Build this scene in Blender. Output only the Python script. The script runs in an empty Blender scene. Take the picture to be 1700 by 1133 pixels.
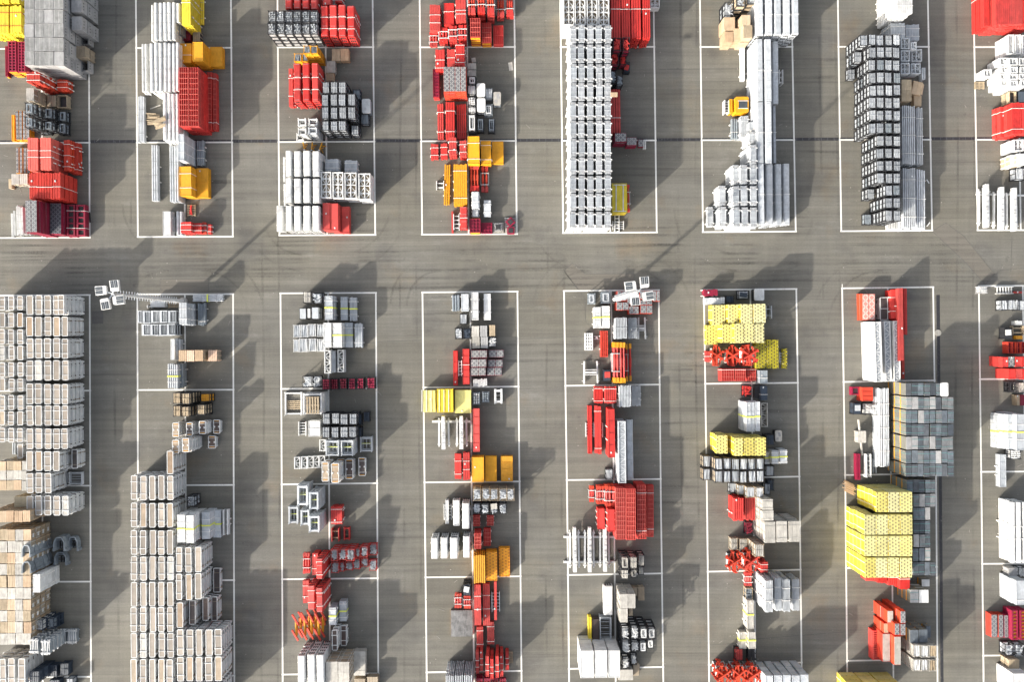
import bpy, math, random
random.seed(7)
C = bpy.context.scene.collection
S = bpy.context.scene
R = math.radians
# ------------------------------------------------------------------ camera, sky, sun, exposure
H = 66.6                       # camera height above the yard, metres
FPX = 1133.3                   # focal length in photo pixels (24 mm on 36 mm)
NX, NY = 840.0, 560.0          # photo pixel straight below the camera
cam_d = bpy.data.cameras.new('camera'); cam = bpy.data.objects.new('camera', cam_d); C.objects.link(cam)
cam_d.lens = 24; cam_d.sensor_width = 36; cam_d.clip_end = 600
cam_d.shift_x = (850 - NX) / 1700; cam_d.shift_y = (NY - 566.5) / 1700
cam.location = (0, 0, H); cam.rotation_euler = (0, 0, 0)
S.camera = cam
SUN_AZ, SUN_EL = 42.0, 19.0    # shadows run toward this azimuth (ccw from +x)
w = bpy.data.worlds.new('World'); S.world = w; w.use_nodes = True
nt = w.node_tree; bg = nt.nodes['Background']
sky = nt.nodes.new('ShaderNodeTexSky'); sky.sky_type = 'NISHITA'; sky.sun_disc = False
sky.sun_elevation = R(SUN_EL); sky.sun_rotation = R(270 - SUN_AZ); sky.altitude = 200; sky.dust_density = 5.0; sky.ozone_density = 0.3; sky.air_density = 0.8
hs = nt.nodes.new('ShaderNodeHueSaturation'); hs.inputs['Saturation'].default_value = .42   # hazy, nearly neutral sky
nt.links.new(sky.outputs[0], hs.inputs['Color']); nt.links.new(hs.outputs[0], bg.inputs[0]); bg.inputs[1].default_value = 0.14
sl = bpy.data.lights.new('sun', 'SUN'); sl.energy = 3.0; sl.angle = R(.9); sl.color = (1.0, .925, .80)
so = bpy.data.objects.new('sun', sl); C.objects.link(so)
from mathutils import Vector
d = Vector((math.cos(R(SUN_AZ)) * math.cos(R(SUN_EL)), math.sin(R(SUN_AZ)) * math.cos(R(SUN_EL)), -math.sin(R(SUN_EL))))
so.rotation_euler = d.to_track_quat('-Z', 'Y').to_euler()
so.location = (-40, -40, 40)
S.view_settings.view_transform = 'Standard'; S.view_settings.look = 'None'
S.view_settings.exposure = 1.38; S.view_settings.gamma = 1
S.cycles.use_denoising = True; S.cycles.max_bounces = 6; S.cycles.diffuse_bounces = 3

def P(px, py, z=0.0):
    k = (H - z) / FPX
    return ((px - NX) * k, (NY - py) * k)

# ------------------------------------------------------------------ materials
MATS = {}
def nodes_of(m):
    m.use_nodes = True; t = m.node_tree
    return t, t.nodes, t.links, t.nodes['Principled BSDF']
def mth(t, op, a, b=None, c=None):
    n = t.nodes.new('ShaderNodeMath'); n.operation = op
    for i, v in enumerate((a, b, c)):
        if v is None: continue
        if isinstance(v, (int, float)): n.inputs[i].default_value = v
        else: t.links.new(v, n.inputs[i])
    return n.outputs[0]
def mixc(t, fac, a, b, blend='MIX'):
    n = t.nodes.new('ShaderNodeMix'); n.data_type = 'RGBA'; n.blend_type = blend
    for sock, v in ((n.inputs[0], fac), (n.inputs[6], a), (n.inputs[7], b)):
        if isinstance(v, (int, float)): sock.default_value = v
        elif isinstance(v, tuple): sock.default_value = (*v[:3], 1)
        else: t.links.new(v, sock)
    return n.outputs[2]
def mapr(t, v, a, b, c, d):
    n = t.nodes.new('ShaderNodeMapRange')
    t.links.new(v, n.inputs[0])
    for i, q in enumerate((a, b, c, d)): n.inputs[i + 1].default_value = q
    return n.outputs[0]
def noise(t, vec, scale, detail=3, rough=.55):
    n = t.nodes.new('ShaderNodeTexNoise'); n.inputs['Scale'].default_value = scale
    n.inputs['Detail'].default_value = detail; n.inputs['Roughness'].default_value = rough
    t.links.new(vec, n.inputs['Vector']); return n.outputs[0]
def mapping(t, vec, scale=(1, 1, 1), rot=(0, 0, 0), loc=(0, 0, 0)):
    n = t.nodes.new('ShaderNodeMapping'); n.inputs['Scale'].default_value = scale
    n.inputs['Rotation'].default_value = rot; n.inputs['Location'].default_value = loc
    t.links.new(vec, n.inputs['Vector']); return n.outputs[0]

def mat(name, col, col2=None, rough=.55, metal=0.0, pat=None, dirt=.22, var=.16, pcol=(.05, .045, .04), pitch=(.27, .27)):
    """painted / galvanised / timber surface: per-object shade, streaky wear, optional real surface pattern"""
    if name in MATS: return MATS[name]
    m = bpy.data.materials.new(name); t, N, L, b = nodes_of(m)
    tc = N.new('ShaderNodeTexCoord'); oc = tc.outputs['Object']
    oi = N.new('ShaderNodeObjectInfo')
    rnd = oi.outputs['Random']
    c = mixc(t, rnd, col, col2) if col2 else mixc(t, 0.0, col, col)
    sh = mapr(t, mth(t, 'FRACT', mth(t, 'MULTIPLY', rnd, 7.31)), 0, 1, 1 - var, 1 + var * .35)
    off = N.new('ShaderNodeVectorMath'); off.operation = 'ADD'; L.new(oc, off.inputs[0])
    cx = N.new('ShaderNodeCombineXYZ'); L.new(mth(t, 'MULTIPLY', rnd, 91.0), cx.inputs[0]); L.new(mth(t, 'MULTIPLY', rnd, 37.0), cx.inputs[2])
    L.new(cx.outputs[0], off.inputs[1]); oc2 = off.outputs[0]
    g1 = mapr(t, noise(t, oc2, 1.7, 4, .65), .3, .75, 1 - dirt, 1.06)
    g2 = mapr(t, noise(t, mapping(t, oc2, (9, 1.2, 9)), 1.5, 3, .6), .3, .75, 1 - dirt * .7, 1.04)
    sh = mth(t, 'MULTIPLY', sh, mth(t, 'MULTIPLY', g1, g2))
    if pat:
        geo = N.new('ShaderNodeNewGeometry'); sn = N.new('ShaderNodeSeparateXYZ'); L.new(tc.outputs['Normal'], sn.inputs[0])
        up = mth(t, 'GREATER_THAN', sn.outputs[2], .5)
        sp = N.new('ShaderNodeSeparateXYZ'); L.new(oc, sp.inputs[0])
        u = mth(t, 'FRACT', mth(t, 'DIVIDE', sp.outputs[0], pitch[0])); v = mth(t, 'FRACT', mth(t, 'DIVIDE', sp.outputs[1], pitch[1]))
        if pat == 'dots':
            v = mth(t, 'FRACT', mth(t, 'ADD', v, mth(t, 'MULTIPLY', mth(t, 'FLOOR', mth(t, 'DIVIDE', sp.outputs[0], pitch[0])), .5)))
            du = mth(t, 'ABSOLUTE', mth(t, 'SUBTRACT', u, .5)); dv = mth(t, 'ABSOLUTE', mth(t, 'SUBTRACT', v, .5))
            k = mth(t, 'MULTIPLY', mth(t, 'LESS_THAN', du, .22), mth(t, 'LESS_THAN', dv, .23))
        elif pat == 'tread':
            iu = mth(t, 'FLOOR', mth(t, 'DIVIDE', sp.outputs[0], pitch[0])); iv = mth(t, 'FLOOR', mth(t, 'DIVIDE', sp.outputs[1], pitch[1]))
            par = mth(t, 'ABSOLUTE', mth(t, 'MODULO', mth(t, 'ADD', iu, iv), 2.0))
            d1 = mth(t, 'LESS_THAN', mth(t, 'ABSOLUTE', mth(t, 'SUBTRACT', u, v)), .21)
            d2 = mth(t, 'LESS_THAN', mth(t, 'ABSOLUTE', mth(t, 'SUBTRACT', mth(t, 'ADD', u, v), 1.0)), .21)
            k = mth(t, 'ADD', mth(t, 'MULTIPLY', d1, par), mth(t, 'MULTIPLY', d2, mth(t, 'SUBTRACT', 1.0, par)))
            k = mth(t, 'MULTIPLY', k, mth(t, 'LESS_THAN', mth(t, 'ABSOLUTE', mth(t, 'SUBTRACT', u, .5)), .40))
        elif pat == 'lines':
            k = mth(t, 'MAXIMUM', mth(t, 'LESS_THAN', v, .16), mth(t, 'LESS_THAN', u, .14))
        elif pat == 'rib':
            k = mth(t, 'LESS_THAN', u, .22)
        c = mixc(t, mth(t, 'MULTIPLY', k, up), c, pcol)
    sc = N.new('ShaderNodeCombineXYZ')
    for i in range(3): L.new(sh, sc.inputs[i])
    c = mixc(t, 1.0, c, sc.outputs[0], 'MULTIPLY')
    L.new(c, b.inputs['Base Color']); b.inputs['Metallic'].default_value = metal
    L.new(mapr(t, g1, .7, 1.05, rough + .18, rough - .08), b.inputs['Roughness'])
    MATS[name] = m; return m

RED = mat('red_paint', (.70, .03, .024), (.58, .07, .06), dirt=.3, var=.24)
ORED = mat('orange_red_paint', (.70, .065, .02), (.60, .05, .03), dirt=.3, var=.22)
CRIM = mat('crimson_paint', (.30, .006, .045), (.22, .01, .03))
ORG = mat('orange_paint', (.78, .36, .008), (.72, .33, .02), dirt=.2, var=.12)
YEL = mat('yellow_paint', (.80, .64, .05), (.78, .55, .03))
PYEL = mat('pale_yellow_paint', (.78, .72, .27), (.74, .66, .20))
WHT = mat('white_paint', (.79, .80, .79), (.70, .71, .71), rough=.5, dirt=.26)
OFFW = mat('off_white_sheet', (.60, .575, .52), (.52, .50, .46), dirt=.35)
SIL = mat('galvanised_bright', (.66, .69, .72), (.52, .56, .60), rough=.45, metal=.05, dirt=.3)
GALV = mat('galvanised_steel', (.33, .375, .41), (.25, .29, .33), rough=.45, metal=.1, dirt=.3)
SLATE = mat('slate_sheet', (.065, .08, .10), (.14, .155, .175), dirt=.5)
OLIVE = mat('olive_grey_wrap', (.17, .17, .15), (.22, .22, .195))
GREY = mat('grey_board', (.42, .42, .42), (.34, .34, .345), dirt=.3)
SLABG = mat('grey_cast_slab', (.45, .48, .51), (.36, .39, .43), dirt=.35)
BLK = mat('black_frame', (.022, .024, .028), (.03, .03, .034))
WORNR = mat('worn_red_edge', (.78, .20, .16), (.72, .14, .11))
LATB = mat('grey_lattice_back', (.34, .365, .39), (.30, .32, .35))  # plain mid-grey backing so the zigzag web reads
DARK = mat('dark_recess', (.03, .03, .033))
NAVY = mat('navy_steel', (.05, .07, .10), (.03, .045, .07))
DECK = mat('brown_deck', (.25, .215, .18), (.38, .325, .27), rough=.6, dirt=.2)
DECKB = mat('orange_brown_deck', (.36, .25, .16), (.46, .37, .27), rough=.6, dirt=.3)
DECKD = mat('dark_brown_deck', (.10, .062, .05), (.055, .045, .045), rough=.5)
WOOD = mat('pale_timber', (.55, .44, .30), (.44, .35, .235), rough=.75, dirt=.3)
TAN = mat('tan_ply', (.50, .34, .21), (.56, .43, .29), rough=.7)
BROWN = mat('weathered_timber', (.30, .235, .16), (.38, .32, .24), rough=.8)
GWOOD = mat('grey_weathered_ply', (.40, .385, .345), (.50, .48, .44), rough=.75, dirt=.3)
STRAP = mat('white_strap', (.80, .78, .74), dirt=.05)
BLUESTR = mat('teal_strap', (.12, .25, .25), dirt=.05)
NEON = mat('neon_yellow_strap', (.70, .74, .10), dirt=.03, var=.02)
GLASS = mat('lamp_glass', (.06, .07, .08), rough=.12, dirt=.1)
PERFY = mat('yellow_perforated', (.76, .70, .30), (.75, .65, .16), pat='dots', pitch=(.27, .33))
PERFP = mat('pale_yellow_perforated', (.72, .69, .38), (.70, .65, .26), pat='dots', pitch=(.27, .33))
PERFO = mat('olive_yellow_perforated', (.46, .40, .02), (.42, .37, .03), pat='dots', pitch=(.27, .33))
PERFR = mat('orange_perforated', (.80, .33, .01), (.78, .31, .01), pat='dots', pitch=(.3, .3), pcol=(.45, .16, .01))
PLATE = mat('patterned_ply', (.13, .135, .15), (.19, .19, .20), pat='tread', pitch=(.21, .21), pcol=(.36, .36, .36))
PLATEP = mat('pale_patterned_ply', (.17, .17, .18), (.14, .14, .15), pat='tread', pitch=(.21, .21), pcol=(.42, .41, .40))
PLATEK = mat('dark_patterned_ply', (.05, .055, .07), (.07, .075, .09), pat='tread', pitch=(.21, .21), pcol=(.20, .20, .22))
RGRID = mat('red_grid_paint', (.60, .022, .016), (.52, .03, .022), pat='lines', pitch=(.26, .72), pcol=(.72, .22, .16))
CRATE = mat('grey_crate_sheet', (.345, .35, .345), (.29, .295, .295), pat='rib', pitch=(.42, 1), pcol=(.45, .45, .44), dirt=.42)
RIBW = mat('white_ribbed', (.62, .64, .64), (.52, .55, .56), pat='lines', pitch=(.22, .6), pcol=(.80, .81, .80))

# ------------------------------------------------------------------ mesh builder
class MB:
    def __init__(s): s.v = []; s.f = []
    def box(s, x, y, z, sx, sy, sz, rz=0.0):
        """centre x, y, bottom z, sizes"""
        c, n = math.cos(rz), math.sin(rz); k = len(s.v)
        for dz in (0, sz):
            for dx, dy in ((-.5, -.5), (.5, -.5), (.5, .5), (-.5, .5)):
                a, b = dx * sx, dy * sy
                s.v.append((x + a * c - b * n, y + a * n + b * c, z + dz))
        s.f += [(k + 3, k + 2, k + 1, k), (k + 4, k + 5, k + 6, k + 7)] + [(k + i, k + (i + 1) % 4, k + 4 + (i + 1) % 4, k + 4 + i) for i in range(4)]
        return s
    def bar(s, p, q, a, b=None):
        """square bar from p to q, width a, height b"""
        b = b or a; p, q = Vector(p), Vector(q); d = (q - p)
        if d.length < 1e-5: return s
        d.normalize(); u = d.cross(Vector((0, 0, 1)))
        if u.length < 1e-3: u = Vector((1, 0, 0))
        u.normalize(); v = u.cross(d); k = len(s.v)
        for e in (p, q):
            for i, j in ((-.5, -.5), (.5, -.5), (.5, .5), (-.5, .5)): s.v.append(tuple(e + u * a * i + v * b * j))
        s.f += [(k, k + 1, k + 2, k + 3), (k + 7, k + 6, k + 5, k + 4)] + [(k + (i + 1) % 4, k + i, k + 4 + i, k + 4 + (i + 1) % 4) for i in range(4)]
        return s
    def tube(s, p, q, r, n=8, r2=None):
        r2 = r if r2 is None else r2
        p, q = Vector(p), Vector(q); d = (q - p).normalized(); u = d.cross(Vector((0, 0, 1)))
        if u.length < 1e-3: u = Vector((1, 0, 0))
        u.normalize(); v = u.cross(d); k = len(s.v)
        for e, rr in ((p, r), (q, r2)):
            for i in range(n):
                t = 2 * math.pi * (i + .5) / n
                s.v.append(tuple(e + u * rr * math.cos(t) + v * rr * math.sin(t)))
        s.f += [tuple(k + n - 1 - i for i in range(n)), tuple(k + n + i for i in range(n))]
        s.f += [(k + i, k + (i + 1) % n, k + n + (i + 1) % n, k + n + i) for i in range(n)]
        return s
    def prism(s, pts, z0, z1):
        k = len(s.v); n = len(pts)
        s.v += [(x, y, z0) for x, y in pts] + [(x, y, z1) for x, y in pts]
        s.f += [tuple(k + n - 1 - i for i in range(n)), tuple(k + n + i for i in range(n))]
        s.f += [(k + i, k + (i + 1) % n, k + n + (i + 1) % n, k + n + i) for i in range(n)]
        return s
    def extr_y(s, prof, y0, y1):
        """profile in x,z (counter-clockwise) extruded along y"""
        k = len(s.v); n = len(prof)
        s.v += [(x, y0, z) for x, z in prof] + [(x, y1, z) for x, z in prof]
        s.f += [tuple(k + i for i in range(n)), tuple(k + 2 * n - 1 - i for i in range(n))]
        s.f += [(k + (i + 1) % n, k + i, k + n + i, k + n + (i + 1) % n) for i in range(n)]
        return s
    def mesh(s, name, m, smooth=False):
        me = bpy.data.meshes.new(name); me.from_pydata(s.v, [], s.f); me.update()
        ms = m if isinstance(m, (list, tuple)) else [m]
        for q in ms: me.materials.append(q)
        return me

def link(name, me, parent=None, kind=None):
    o = bpy.data.objects.new(name, me); C.objects.link(o)
    if parent: o.parent = parent
    if kind: o['kind'] = kind
    return o
# ------------------------------------------------------------------ the ground
def asphalt():
    m = bpy.data.materials.new('asphalt'); t, N, L, b = nodes_of(m)
    oc = N.new('ShaderNodeTexCoord').outputs['Object']
    fine = mapr(t, noise(t, oc, 7, 6, .8), .25, .75, .80, 1.20)
    big = mapr(t, noise(t, oc, .09, 4, .55), .3, .7, .80, 1.16)
    mid = mapr(t, noise(t, oc, .45, 4, .6), .3, .7, .93, 1.07)
    # tyre and sweeping streaks along the aisles and across the bays
    wob = N.new('ShaderNodeVectorMath'); wob.operation = 'ADD'; L.new(oc, wob.inputs[0])
    cb = N.new('ShaderNodeCombineXYZ'); L.new(mapr(t, noise(t, oc, .05, 2), 0, 1, -.35, .35), cb.inputs[1]); L.new(cb.outputs[0], wob.inputs[1])
    st1 = mapr(t, noise(t, mapping(t, wob.outputs[0], (.03, 1.7, 1)), 1.0, 5, .62), .36, .68, .84, 1.11)
    st2 = mapr(t, noise(t, mapping(t, oc, (.09, 7.5, 1), (0, 0, .02)), 1.0, 3, .65), .35, .7, .95, 1.04)
    st3 = mapr(t, noise(t, mapping(t, oc, (2.2, .03, 1)), 1.0, 3, .6), .4, .7, .97, 1.03)
    # dark narrow tyre marks
    ty = mapr(t, noise(t, mapping(t, wob.outputs[0], (.022, 1.5, 1), (0, 0, .03), (3, 7, 0)), 1.0, 5, .7), .58, .72, 1.0, .70)
    # pale scratches
    scx = noise(t, mapping(t, oc, (.5, 9, 1), (0, 0, .12)), 1.0, 3, .8)
    scr = mapr(t, scx, .70, .78, 0, .5)
    sh = fine
    for q in (big, mid, st1, st2, st3, ty): sh = mth(t, 'MULTIPLY', sh, q)
    c = mixc(t, mapr(t, noise(t, oc, .11, 2), .35, .65, 0, 1), (.149, .141, .117), (.137, .133, .119))
    rust = mapr(t, noise(t, mapping(t, oc, loc=(40, 11, 0)), .16, 5, .6), .58, .76, 0, .55)
    c = mixc(t, rust, c, (.17, .125, .075))
    dk = mapr(t, noise(t, mapping(t, oc, loc=(5, 31, 0)), .21, 4, .55), .54, .72, 0, .62)
    c = mixc(t, dk, c, (.085, .083, .08))
    oil = mapr(t, noise(t, mapping(t, oc, loc=(17, 3, 0)), .9, 4, .6), .66, .78, 0, .62)
    c = mixc(t, oil, c, (.06, .058, .055))
    pale = mapr(t, noise(t, mapping(t, oc, (.6, 1.6, 1), loc=(71, 23, 0)), .35, 5, .7), .58, .78, 0, .5)
    c = mixc(t, pale, c, (.22, .215, .20))
    sc = N.new('ShaderNodeCombineXYZ')
    for i in range(3): L.new(sh, sc.inputs[i])
    c = mixc(t, 1.0, c, sc.outputs[0], 'MULTIPLY')
    c = mixc(t, scr, c, (.26, .25, .23))
    L.new(c, b.inputs['Base Color']); b.inputs['Roughness'].default_value = .85
    bp = N.new('ShaderNodeBump'); bp.inputs['Strength'].default_value = .25; bp.inputs['Distance'].default_value = .02
    L.new(noise(t, oc, 14, 4, .7), bp.inputs['Height']); L.new(bp.outputs[0], b.inputs['Normal'])
    return m
ASPH = asphalt()
g = MB(); g.box(0, 0, -.5, 420, 340, .5)
link('ground', g.mesh('ground', ASPH), kind='structure')

def line_mat(name, col, wear):
    m = bpy.data.materials.new(name); t, N, L, b = nodes_of(m)
    oc = N.new('ShaderNodeTexCoord').outputs['Object']
    k = mapr(t, noise(t, oc, 2.6, 6, .8), .56, .70, 0, wear)
    c = mixc(t, k, col, (.30, .29, .27))
    k2 = mapr(t, noise(t, oc, .5, 2), .3, .7, .86, 1.0)
    sc = N.new('ShaderNodeCombineXYZ')
    for i in range(3): L.new(k2, sc.inputs[i])
    L.new(mixc(t, 1.0, c, sc.outputs[0], 'MULTIPLY'), b.inputs['Base Color']); b.inputs['Roughness'].default_value = .6
    return m
PAINT = line_mat('road_paint', (.72, .715, .68), .8)
SEAM = line_mat('tar_seam', (.045, .044, .042), .5)
SEAMS = line_mat('faint_seam', (.085, .082, .076), .9)

def strip(mb, pts, wd, z, closed=False):
    """flat ribbon along photo-ground points, wd metres wide, mitred; returns nothing"""
    q = [Vector((*P(*p), 0)) for p in pts]
    if closed: q.append(q[0])
    for i in range(len(q) - 1):
        a, b_ = q[i], q[i + 1]; dd = (b_ - a).normalized(); u = Vector((-dd.y, dd.x, 0)) * wd / 2
        k = len(mb.v)
        mb.v += [tuple((p + Vector((0, 0, z)))) for p in (a - u, b_ - u, b_ + u, a + u)]
        mb.f.append((k, k + 1, k + 2, k + 3))
LW = .15
# per bay: verticals (L, centre, R) as [(x,y)...] and cross lines as y at L and at R
UP = [
 ([(-10, -20), (-9, 395)], [(69, -20), (70, 395)], [(147.5, -20), (149, 395)], [(81, 80), (237.7, 236.8), (395.3, 394.6)]),
 ([(225.5, -20), (229, 393.5)], [(305, -20), (307, 393)], [(383.3, -20), (386.5, 393)], [(79.5, 79), (236.8, 236.2), (393.6, 393)]),
 ([(460.5, -20), (464, 390.7)], [(540, -20), (543, 390)], [(618.4, -20), (623, 390)], [(78.5, 78), (235.8, 235), (391, 390)]),
 ([(696.5, -20), (700.8, 389.4)], [(775, -20), (778, 389)], [(853.5, -20), (858, 388.5)], [(78.3, 77.7), (234.5, 233.8), (389.6, 388.8)]),
 ([(929.8, -20), (935, 387)], [(1008, -20), (1013, 386.5)], [(1084.7, -20), (1090.3, 386)], [(78, 77.5), (233.7, 233), (387, 386)]),
 ([(1161.7, -20), (1167, 385)], [(1239, -20), (1244, 384.5)], [(1313.5, -20), (1321, 384)], [(77.8, 77.5), (232.8, 232.3), (385.5, 384.5)]),
 ([(1390.6, -20), (1396.5, 383.5)], [(1466, -20), (1472, 383)], [(1540, -20), (1547.3, 382.5)], [(77.5, 77.5), (232.2, 231.8), (384, 382.8)]),
 ([(1615.6, -20), (1623, 382.5)], [(1689, -20), (1694.5, 382)], [(1765, -20), (1772, 382)], [(78, 78), (232, 231.5), (382.5, 382)]),
]
LO = [
 ([(-8, 490.5), (-6, 1150)], [(70.3, 490.5), (71, 1150)], [(149, 490), (151.2, 1150)], [(490.8, 490), (649.5, 649), (807.5, 807), (967, 966.5), (1125, 1124.6)]),
 ([(228, 488.8), (230.3, 1150)], [(307, 488.6), (310, 1150)], [(387, 488.5), (389.2, 1150)], [(489, 488.5), (648, 647.5), (806.5, 805.8), (965, 964), (1123, 1122.5)]),
 ([(465.6, 487.2), (467, 650), (469.4, 1150)], [(544.5, 487), (546.4, 800), (548, 1150)], [(624, 486.4), (628.2, 1150)], [(487.3, 486.4), (646.2, 644.8), (805, 802.8), (962.6, 960.8), (1121, 1119)]),
 ([(701.3, 485.6), (705, 820), (708.7, 1150)], [(780.5, 485), (783, 820), (787.5, 1150)], [(859, 484.3), (862.7, 820), (866, 1150)], [(485.8, 484.3), (643.9, 642.2), (801.6, 800), (959.4, 957.6), (1117.4, 1114.8)]),
 ([(936.3, 483.2), (941.4, 820), (945, 1150)], [(1014.4, 482.6), (1019, 800), (1022.3, 1150)], [(1093.5, 482), (1097, 820), (1101.4, 1150)], [(483.4, 481.8), (641, 638.8), (797.7, 795.9), (955.5, 952.8), (1111.5, 1108.3)]),
 ([(1168.4, 481.3), (1173.5, 820), (1177.4, 1150)], [(1245.5, 480.7), (1250, 800), (1255, 1150)], [(1321.9, 480), (1327.4, 820), (1331.3, 1150)], [(481.6, 480), (637.6, 636), (795, 791.8), (950, 946.6), (1104.9, 1100.9)]),
 ([(1398, 479), (1403.4, 820), (1406.7, 1150)], [(1473.6, 478), (1478, 700), (1483.5, 1150)], [(1549, 476.9), (1554, 800), (1556.5, 1150)], [(479, 476.9), (634.6, 632), (789.4, 787), (944, 942), (1098.2, 1095.5)]),
 ([(1624.9, 475), (1629, 800), (1633, 1150)], [(1698, 474.5), (1702, 800), (1706, 1150)], [(1773, 474), (1778, 800), (1782, 1150)], [(475, 474.3), (630, 629), (784, 783), (937, 936), (1089.5, 1088)]),
]
def xat(pts, y):
    for (x0, y0), (x1, y1) in zip(pts, pts[1:]):
        if y <= y1: return x0 + (x1 - x0) * (y - y0) / (y1 - y0)
    return pts[-1][0]
mk = MB()
def hline(y0, y1, l, r):
    strip(mk, [(xat(l, y0) - 1.7, y0), (xat(r, y1) + 1.7, y1)], LW, .012)
for l, c_, r, cr in UP + LO:
    for pts in (l, c_, r): strip(mk, pts, LW, .008)
    for y0, y1 in cr: hline(y0, y1, l, r)
strip(mk, [(1398.2, 472), (1398, 479)], .08, .008)
link('painted_bay_lines', mk.mesh('painted_bay_lines', PAINT), kind='structure')

# drainage channels: dark slotted grates set in the asphalt
dr = MB()
strip(dr, [(-30, 235.5), (850, 233), (1730, 229.5)], .30, .004)
strip(dr, [(1557.2, 490), (1557.8, 549)], .34, .004); strip(dr, [(1558, 557), (1558.6, 640), (1561, 800), (1564, 1150)], .30, .004)
link('drainage_channel', dr.mesh('drainage_channel', line_mat('drain_grate', (.026, .026, .030), .45)), kind='structure')
dk = MB()
for i in range(170):
    x, y = -30 + i * 10.4, 0
    y = 235.5 + (229.5 - 235.5) * (x + 30) / 1760
    X, Y = P(x, y); dk.box(X, Y, .004, .05, .26, .006)
link('channel_grate_bars', dk.mesh('channel_grate_bars', mat('grate_steel', (.09, .09, .10))), kind='structure')
gy = MB(); X, Y = P(1557, 553); gy.prism([(X + .32 * math.cos(a * math.pi / 5), Y + .32 * math.sin(a * math.pi / 5)) for a in range(10)], 0, .05)
link('drain_cover', gy.mesh('drain_cover', GWOOD), kind='structure')

# patches and seams of relaid asphalt
def patch_mat(name, col):
    m = bpy.data.materials.new(name); t, N, L, b = nodes_of(m)
    oc = N.new('ShaderNodeTexCoord').outputs['Object']
    s1 = mapr(t, noise(t, oc, 9, 5, .75), .25, .75, .84, 1.14)
    s2 = mapr(t, noise(t, mapping(t, oc, (.1, 3, 1)), 1, 4, .6), .35, .7, .86, 1.1)
    k = mth(t, 'MULTIPLY', s1, s2); sc = N.new('ShaderNodeCombineXYZ')
    for i in range(3): L.new(k, sc.inputs[i])
    L.new(mixc(t, 1.0, mixc(t, 0.0, col, col), sc.outputs[0], 'MULTIPLY'), b.inputs['Base Color']); b.inputs['Roughness'].default_value = .9
    return m
PW, PD = patch_mat('relaid_asphalt_warm', (.140, .130, .112)), patch_mat('relaid_asphalt_dark', (.105, .100, .094))
def patch(name, pts, m, seam=True):
    p = MB(); k = [(*P(x, y), .002) for x, y in pts]
    area = sum(k[i][0] * k[(i + 1) % len(k)][1] - k[(i + 1) % len(k)][0] * k[i][1] for i in range(len(k)))
    if area < 0: k.reverse()
    p.v = k; p.f = [tuple(range(len(k)))]
    link(name, p.mesh(name, m), kind='structure')
    if seam:
        q = MB(); strip(q, pts, .05, .005, True); link('asphalt_seam', q.mesh('asphalt_seam', SEAMS), kind='structure')
patch('asphalt_patch', [(266, 463.5), (347, 463), (346, 487), (266, 487.5)], PW)
patch('asphalt_patch', [(153, 517), (171, 516.5), (171, 537), (153, 538)], PD)
patch('asphalt_patch', [(950, 437), (971.5, 455), (1052.5, 454.5), (1052.5, 480.8), (960, 481.5), (936.3, 450)], PW)
patch('asphalt_patch', [(1547.5, 384), (1570, 370), (1600, 392), (1651, 455), (1636, 473), (1600, 433)], PW)
q = MB()
for pts in ([(936, 450), (962, 483), (971, 495), (972, 532), (974, 538), (988, 540)], [(386, 575), (228, 581), (150, 581)], [(1656, 450), (1700, 445)], [(1680, 393), (1678, 452)], [(1651, 455), (1630, 474)],
            [(0, 580), (-20, 581)], [(625, 569), (466, 572)], [(700, 565), (625, 568)], [(1093, 555), (860, 563)], [(1398, 546), (1325, 549), (1170, 549)], [(1549, 541), (1400, 546)],
            [(386, 120), (229, 123), (0, 126)], [(700, 115), (460, 120)], [(930, 115), (700, 118)], [(1390, 112), (1095, 115)], [(469, 890), (628, 880)], [(705, 876), (868, 868)], [(942, 865), (1100, 858)], [(1173, 853), (1330, 843)],
            [(1175, 1072), (1250, 1068)], [(1255, 1062), (1405, 1050)], [(470, 1073), (545, 1067)], [(1404, 840), (1440, 841)]):
    strip(q, pts, .045, .005)
link('asphalt_joints', q.mesh('asphalt_joints', SEAMS), kind='structure')

# tyre tracks: thin rubber films, pairs, along the road and turning into the aisles
TRK = bpy.data.materials.new('tyre_rubber'); t_, N_, L_, b_ = nodes_of(TRK)
oc_ = N_.new('ShaderNodeTexCoord').outputs['Object']
b_.inputs['Base Color'].default_value = (.055, .054, .052, 1); b_.inputs['Roughness'].default_value = .9
L_.new(mth(t_, 'MULTIPLY', mapr(t_, noise(t_, mapping(t_, oc_, (.15, .15, 1)), 1, 3), .44, .70, 0, .42), mapr(t_, noise(t_, oc_, 5, 4, .7), .3, .7, .2, 1)), b_.inputs['Alpha'])
tk = MB(); rt = random.Random(5)
def track(pts, off):
    k = .0588
    for s in (-off, off):
        q = []
        for i, (x, y) in enumerate(pts):
            x2, y2 = pts[min(i + 1, len(pts) - 1)]; x1, y1 = pts[max(i - 1, 0)]
            dx, dy = x2 - x1, y2 - y1; n = math.hypot(dx, dy) or 1; q.append((x - dy / n * s / k, y + dx / n * s / k))
        strip(tk, q, .22, .0035)
for i in range(7):
    y0 = 405 + i * 11 + rt.uniform(-4, 4); track([(x, y0 + 5 * math.sin(x / 260 + i) - x * .008) for x in range(-40, 1780, 60)], .85)
for xc in (190, 425, 662, 898, 1133, 1362, 1590):
    for s in (1,):
        x0 = xc + s * rt.uniform(6, 22); track([(x0 + .004 * y + 3 * math.sin(y / 170 + xc), y) for y in range(-40, 1180, 60)], .8)
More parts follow.
